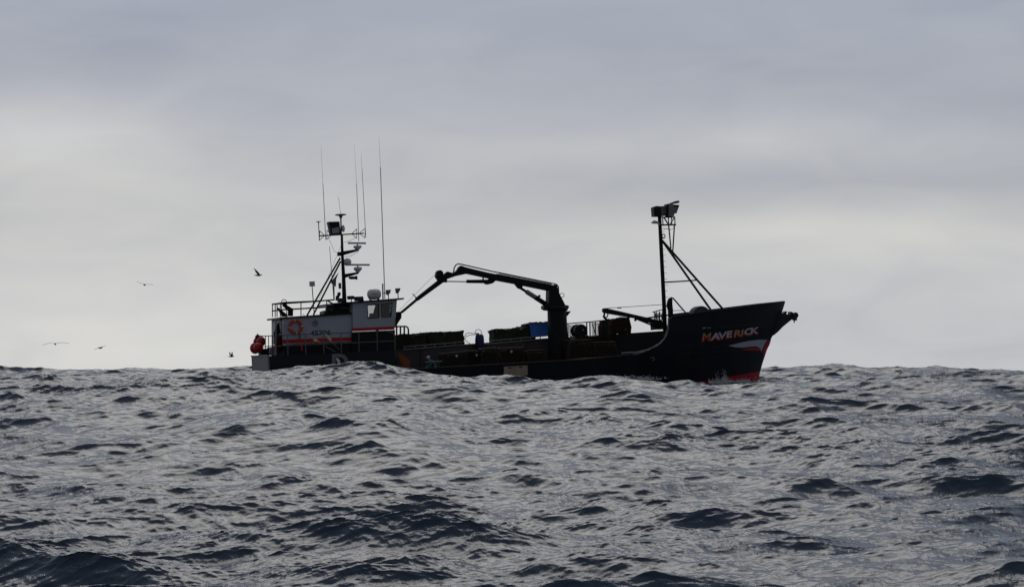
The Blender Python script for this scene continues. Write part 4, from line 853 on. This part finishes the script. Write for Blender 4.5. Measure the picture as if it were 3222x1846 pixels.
# steel pots on the open deck
POT = None
def pot(x0, x1, yt, yb, ly, label, fl=None):
    tl, br_ = S(x0, yt, ly), S(x1, yb, ly); w = br_.x - tl.x; h = tl.z - br_.z; dpt = 0.9
    o, b = thing('steel_pot', label, 'pot', Vector(((tl.x + br_.x) / 2, ly + dpt / 2, br_.z)), 'steel pots on the open deck')
    X0, X1, Z0, Z1 = tl.x, br_.x, br_.z, tl.z; c8 = [Vector((x, y, z)) for z in (Z0, Z1) for x, y in ((X0, ly), (X1, ly), (X1, ly + dpt), (X0, ly + dpt))]
    rj = random.Random(int(x0)); c8 = [p + Vector((rj.uniform(-.05, .05), 0, rj.uniform(-.04, .04))) for p in c8]
    f = MB()
    for i in range(4): f.tube([c8[i], c8[(i + 1) % 4]], 0.035, 5); f.tube([c8[i + 4], c8[(i + 1) % 4 + 4]], 0.035, 5); f.tube([c8[i], c8[i + 4]], 0.035, 5)
    f.build('pot_frame', M['rust'], o, b)
    n_ = MB()
    k = 0.12
    xx = X0 + 0.05
    while xx < X1: n_.tube([(xx, ly + 0.02, Z0), (xx, ly + 0.02, Z1)], 0.018, 4); n_.tube([(xx, ly + dpt - 0.02, Z0), (xx, ly + dpt - 0.02, Z1)], 0.018, 4); xx += k
    zz = Z0 + 0.05
    while zz < Z1: n_.tube([(X0, ly + 0.02, zz), (X1, ly + 0.02, zz)], 0.018, 4); zz += k
    n_.box(((X0 + X1) / 2, ly + dpt * 0.55, (Z0 + Z1) / 2 - 0.03), (w * 0.85, dpt * 0.7, h * 0.75)); n_.build('mesh_panel', M['net'], o, b, 0)
    lump_box([(x0 + 4, yt + 5), (x1 - 5, yt + 7), (x1 - 2, yb), (x0 + 3, yb)], ly + 0.12, ly + 0.75, 0.12, x0 * 0.1, 10, 4, 6).build('catch_bag', M['rednet' if int(x0) % 2 else 'net'], o, b, 60)
    if fl: MB().ball(S(*fl, ly - 0.05), (0.075, 0.075, 0.085), 10, 8).build('float', M['letter'], o, b)
pot(1394, 1466, 1112, 1150, -2.4, 'rusty steel pot nearest the crouching deckhand', (1437, 1120))
pot(1470, 1512, 1104, 1146, -1.7, 'rusty steel pot below the blue hose drum', (1500, 1118))
pot(1516, 1566, 1098, 1146, -2.4, 'rusty steel pot between the hose drum and the side panel')
pot(1575, 1650, 1096, 1140, -2.2, 'wide rusty pot with a pale float, above the plywood side panel', (1609, 1106))
pot(1660, 1716, 1104, 1138, -2.6, 'low rusty pot at the foot of the crane column')
pot(1790, 1862, 1072, 1132, -2.2, 'tall rusty pot just forward of the crane column')
pot(1870, 1940, 1078, 1122, -2.4, 'rusty pot in the dark well below the derrick')
# slack lines and fish box on the near bulwark
sl_ = MB(); sl_.pt([(1828, 1060), (1836, 1085), (1846, 1105), (1862, 1112)], -3.0, 0.02, 5); single(sl_, 'slack_line', M['rust'], 'brown slack line hanging in a curve beside the tall pot', 'line', S(1862, 1112, -3.0))
sl_ = MB(); sl_.pt([(1862, 1055), (1866, 1080), (1874, 1100), (1890, 1114), (1910, 1116)], -3.2, 0.016, 5).pt([(1915, 1048), (1920, 1080), (1928, 1114)], -3.0, 0.018, 5); single(sl_, 'hanging_line', M['rust'], 'thin brown lines hanging below the derrick tip', 'line', S(1910, 1116, -3.0))
rp_ = MB(); rp_.tube([onhull(x, y, -0.05) for x, y in ((1770, 1134), (1810, 1130), (1850, 1127), (1880, 1125.5), (1920, 1121), (1960, 1118))], [0.02, 0.035, 0.06, 0.05, 0.03, 0.02], 6)
M['salmon'] = pmat('faded_salmon_rope', (0.36, 0.14, 0.09), 0.8, var=0.5, scale=6); single(rp_, 'rope_coil', M['salmon'], 'faded salmon rope laid along the starboard bulwark top', 'rope', onhull(1860, 1127, -0.05))
m = MB(); m.tube([onhull(x, y, 0.0) + Vector((0, 0, 0.06)) for x, y in ((1991, 1117), (2000, 1115.5), (2010, 1116))], [0.04, 0.06, 0.03], 6); single(m, 'white_rag', M['rope'], 'pale rag lying on the bulwark below the forecastle rim', 'rag', onhull(2000, 1116, 0.0))

# ---------------------------------------------------------------- people
def skin_body(name, joints, bones, mat, parent, base):
    """one continuous body grown round a skeleton; joints: name -> (point, radius)"""
    me = bpy.data.meshes.new(name); ks = list(joints); me.from_pydata([joints[k][0] - base for k in ks], [(ks.index(a), ks.index(b)) for a, b in bones], [])
    o = link(bpy.data.objects.new(name, me), parent); md = o.modifiers.new('skin', 'SKIN'); md.use_smooth_shade = True
    for i, k in enumerate(ks): r = joints[k][1]; me.skin_vertices[0].data[i].radius = (r, r); me.skin_vertices[0].data[i].use_root = (k == 'pelvis')
    sb = o.modifiers.new('subdiv', 'SUBSURF'); sb.levels = 2; sb.render_levels = 2; me.materials.append(mat); return o
def figure(foot, facing, label, lean=0.0, crouch=0.0, top='teal', legs='black', cap='letter', reach=0.3):
    """a standing or stooping person; foot in the boat's frame; facing = angle of the forward direction"""
    F = Vector((math.cos(facing), math.sin(facing), 0)); L = Vector((-F.y, F.x, 0)); U = Vector((0, 0, 1)); B = Vector(foot)
    o, b = thing('person', label, 'person', B)
    hp = 0.92 - crouch * 0.35; P = lambda f, l, u: B + F * f + L * l + U * u
    ch = (lean * 0.38, 1.36 - 0.92 + hp - lean * 0.16); nk = (lean * 0.55, hp + 0.58 - lean * 0.24); hd = (lean * 0.68, hp + 0.74 - lean * 0.30)
    J = {'pelvis': (P(0, 0, hp), .13), 'waist': (P(ch[0] * .45, 0, hp + .2), .12), 'chest': (P(ch[0], 0, ch[1]), .15), 'neck': (P(nk[0], 0, nk[1]), .055), 'head': (P(hd[0], 0, hd[1]), .095), 'crown': (P(hd[0] + .01, 0, hd[1] + .10), .08)}
    Bn = [('pelvis', 'waist'), ('waist', 'chest'), ('chest', 'neck'), ('neck', 'head'), ('head', 'crown')]
    for s_, n in ((1, 'l'), (-1, 'r')):
        J.update({n + 'sh': (P(ch[0] + .01, s_ * .19, ch[1] + .08), .07), n + 'el': (P(ch[0] + reach * .4, s_ * .25, ch[1] - .18), .05), n + 'wr': (P(ch[0] + reach, s_ * .2, ch[1] - .30), .035), n + 'ha': (P(ch[0] + reach + .09, s_ * .18, ch[1] - .34), .032),
                  n + 'hi': (P(0, s_ * .10, hp - .06), .10), n + 'kn': (P(.08 + crouch * .2, s_ * .12, hp * .52), .07), n + 'an': (P(-.02, s_ * .12, .09), .05), n + 'to': (P(.16, s_ * .14, .04), .04)})
        Bn += [('chest', n + 'sh'), (n + 'sh', n + 'el'), (n + 'el', n + 'wr'), (n + 'wr', n + 'ha'), ('pelvis', n + 'hi'), (n + 'hi', n + 'kn'), (n + 'kn', n + 'an'), (n + 'an', n + 'to')]
    skin_body('body', J, Bn, M['skin'], o, b)
    grow = lambda ks, g: {k: (J[k][0], J[k][1] + g) for k in ks}
    tk = ['pelvis', 'waist', 'chest', 'lsh', 'rsh', 'lel', 'rel', 'lwr', 'rwr']; skin_body('jacket', grow(tk, .022), [e for e in Bn if e[0] in tk and e[1] in tk], M[top], o, b)
    lk = ['pelvis', 'lhi', 'rhi', 'lkn', 'rkn', 'lan', 'ran', 'lto', 'rto']; skin_body('trousers', grow(lk, .018), [e for e in Bn if e[0] in lk and e[1] in lk], M[legs], o, b)
    hc = J['head'][0] + Vector((0, 0, 0.09)); MB().ball(hc, (.115, .105, .09), 12, 8).box(hc + F * .12 - U * .02, (.12, .12, .02)).build('cap', M[cap], o, b)
    fm_ = MB(); hh = J['head'][0] + F * .10; fm_.ball(hh + U * .0, (.022, .022, .03), 6, 5); fm_.build('nose', M['skin'], o, b)
    return o
dz_ = MAIN(S(1362, 1150, -2.6).x)
px_ = S(1362, 1150, -2.6)
figure((px_.x + 0.15, -2.6, dz_ + 0.12), math.radians(180), 'deckhand in a teal jacket and pale cap stooping on the open deck', lean=0.6, crouch=0.3, top='teal')
q = S(1183, 1040, -1.5); figure((q.x, -1.5, q.z - 0.02), math.radians(0), 'dark silhouetted person standing at the wheelhouse side window', lean=0.15, top='black', cap='black')

# ---------------------------------------------------------------- gulls
M['gull'] = pmat('gull_dark_plumage', (0.13, 0.13, 0.14), 0.8, var=0.4, scale=10)
M['gull_l'] = pmat('gull_pale_plumage', (0.45, 0.45, 0.46), 0.8, var=0.2, scale=10)
M['beak'] = pmat('beak', (0.35, 0.22, 0.05), 0.5)
def gull(px, py, Y, label, heading, wl, wr, mat='gull', size=1.0, pitch=0.0):
    """heading: direction of flight, radians from +x in the ground plane; wl, wr: (out, up, sweep back) of elbow and tip for left and right wings"""
    c = Vector(((px - 1611) / FP * Y, Y, EYE + (HOR - py) / FP * Y)); F = Vector((math.cos(heading) * math.cos(pitch), math.sin(heading) * math.cos(pitch), math.sin(pitch))); L = Vector((-math.sin(heading), math.cos(heading), 0)); U = F.cross(L)
    P = lambda f, l, u: Vector((0, 0, 0)) + (F * f + L * l + U * u) * size
    o = bpy.data.objects.new('gull', None); link(o); o.location = c; tag(o, label, 'gull', 'gulls flying over the sea')
    m = MB(); m.tube([P(-.26, 0, .01), P(-.18, 0, .01), P(-.05, 0, 0), P(.08, 0, 0), P(.16, 0, .02), P(.20, 0, .03), P(.235, 0, .025)], [s_ * size for s_ in (.012, .035, .062, .06, .036, .038, .018)], 10)
    m.add([P(-.20, -.03, .012), P(-.20, .03, .012), P(-.34, .06, .01), P(-.34, -.06, .01), P(-.20, -.03, .0), P(-.20, .03, .0), P(-.34, .06, .004), P(-.34, -.06, .004)], [(0, 1, 2, 3), (7, 6, 5, 4), (0, 4, 5, 1), (1, 5, 6, 2), (2, 6, 7, 3), (3, 7, 4, 0)])
    for sgn, w in ((1, wl), (-1, wr)):
        (eo, eu, es), (to, tu, ts) = w; root = (0.03, 0.0, 0.03)
        st = [(root[0], root[1], root[2], .16), ((root[0] - es) * .5 + .02, eo * .5, eu * .55 + .02, .155), (-es, eo, eu, .14), (-(es + ts) * .5, (eo + to) * .5, (eu + tu) * .5 + .01, .10), (-ts, to, tu, .015)]
        v = []; f = []
        for x_, l_, u_, ch in st: v += [P(x_ + ch * .45, sgn * l_, u_), P(x_ + ch * .1, sgn * l_, u_ + .014), P(x_ - ch * .55, sgn * l_, u_ - .004), P(x_ + ch * .1, sgn * l_, u_ - .008)]
        for i in range(4):
            for k in range(4): a, b2 = i * 4 + k, i * 4 + (k + 1) % 4; f.append((a, b2, b2 + 4, a + 4))
        f += [(0, 1, 2, 3), (16, 17, 18, 19)]; m.add(v, f)
    m.build('body', M[mat], o); MB().lathe(P(.23, 0, .022), P(.28, 0, .012), ((0, .012 * size), (1, .003)), 6).build('beak', M['beak'], o)
gull(174, 1082, 140, 'pale gull gliding with long drooping wings, lowest at the far left', math.radians(100), ((.42, .05, .02), (.80, -.10, .12)), ((.42, .09, .02), (.85, .03, .10)), 'gull_l', 0.95)
gull(316, 1094, 150, 'dark gull banking low over the water, second from the left', math.radians(60), ((.25, -.02, .0), (.50, -.14, .12)), ((.28, .10, .0), (.58, .14, .1)), 'gull', 0.85)
gull(455, 896, 150, 'gull with its left wing raised, alone left of the boat mast', math.radians(115), ((.30, .12, .0), (.62, .22, .12)), ((.28, .04, .0), (.62, .02, .1)), 'gull', 0.85)
gull(813, 866, 150, 'gull with one wing swept high above the boat stern', math.radians(10), ((.28, .16, .05), (.50, .36, .20)), ((.26, .20, .08), (.42, .46, .34)), 'gull', 0.95)
gull(728, 1121, 150, 'small dark gull with both wings up in a V beside the stern', math.radians(30), ((.20, .16, .0), (.34, .36, .02)), ((.20, .16, .02), (.34, .36, .08)), 'gull', 0.8)
# ---------------------------------------------------------------- spray thrown up at the bow
sp = MB(); random.seed(12)
def drop(p, r): sp.add([p + Vector(q) * r for q in ((1, 0, 0), (-1, 0, 0), (0, 1, 0), (0, -1, 0), (0, 0, 1.4), (0, 0, -1.4))], [(0, 2, 4), (2, 1, 4), (1, 3, 4), (3, 0, 4), (2, 0, 5), (1, 2, 5), (3, 1, 5), (0, 3, 5)])
for k in range(900):
    t = random.random(); cx = random.choice((2258, 2278, 2282, 2284, 2300, 2335, 2345)); hmax = {2258: 40, 2278: 50, 2282: 34, 2284: 26, 2300: 14, 2335: 18, 2345: 14}[cx]
    y_ = 1210 - (hmax + 6) * t ** 1.6; x_ = cx + random.gauss(0, 3.5 + 5 * (1 - t)); p = onhull(x_, y_, 0.15 + random.random() * 0.5); drop(p, random.uniform(0.012, 0.045) * (1.25 - t))
for k in range(700):
    x_ = random.uniform(2230, 2400); y_ = 1210 - abs(random.gauss(0, 7)); p = onhull(min(x_, 2386), y_, 0.1 + random.random() * 0.9); drop(p, random.uniform(0.015, 0.05))
for k in range(220):
    x_ = 2390 + abs(random.gauss(0, 35)); y_ = 1200 - abs(random.gauss(0, 5)); drop(S(x_, y_, random.uniform(-1.5, 1)), random.uniform(0.015, 0.045))
for k in range(500):
    x_ = random.gauss(1985, 45); y_ = 1194 - abs(random.gauss(0, 5)); drop(onhull(x_, y_, 0.2 + random.random() * 0.8), random.uniform(0.015, 0.045))
M['spray'] = pmat('white_water', (0.88, 0.89, 0.91), 0.5, var=0.05)
o = sp.build('bow_spray', M['spray'], None, Vector((0, 0, 0)), 0); o.matrix_world = SHIP; o['kind'] = 'stuff'; o['label'] = 'white spray and broken water along the bow';
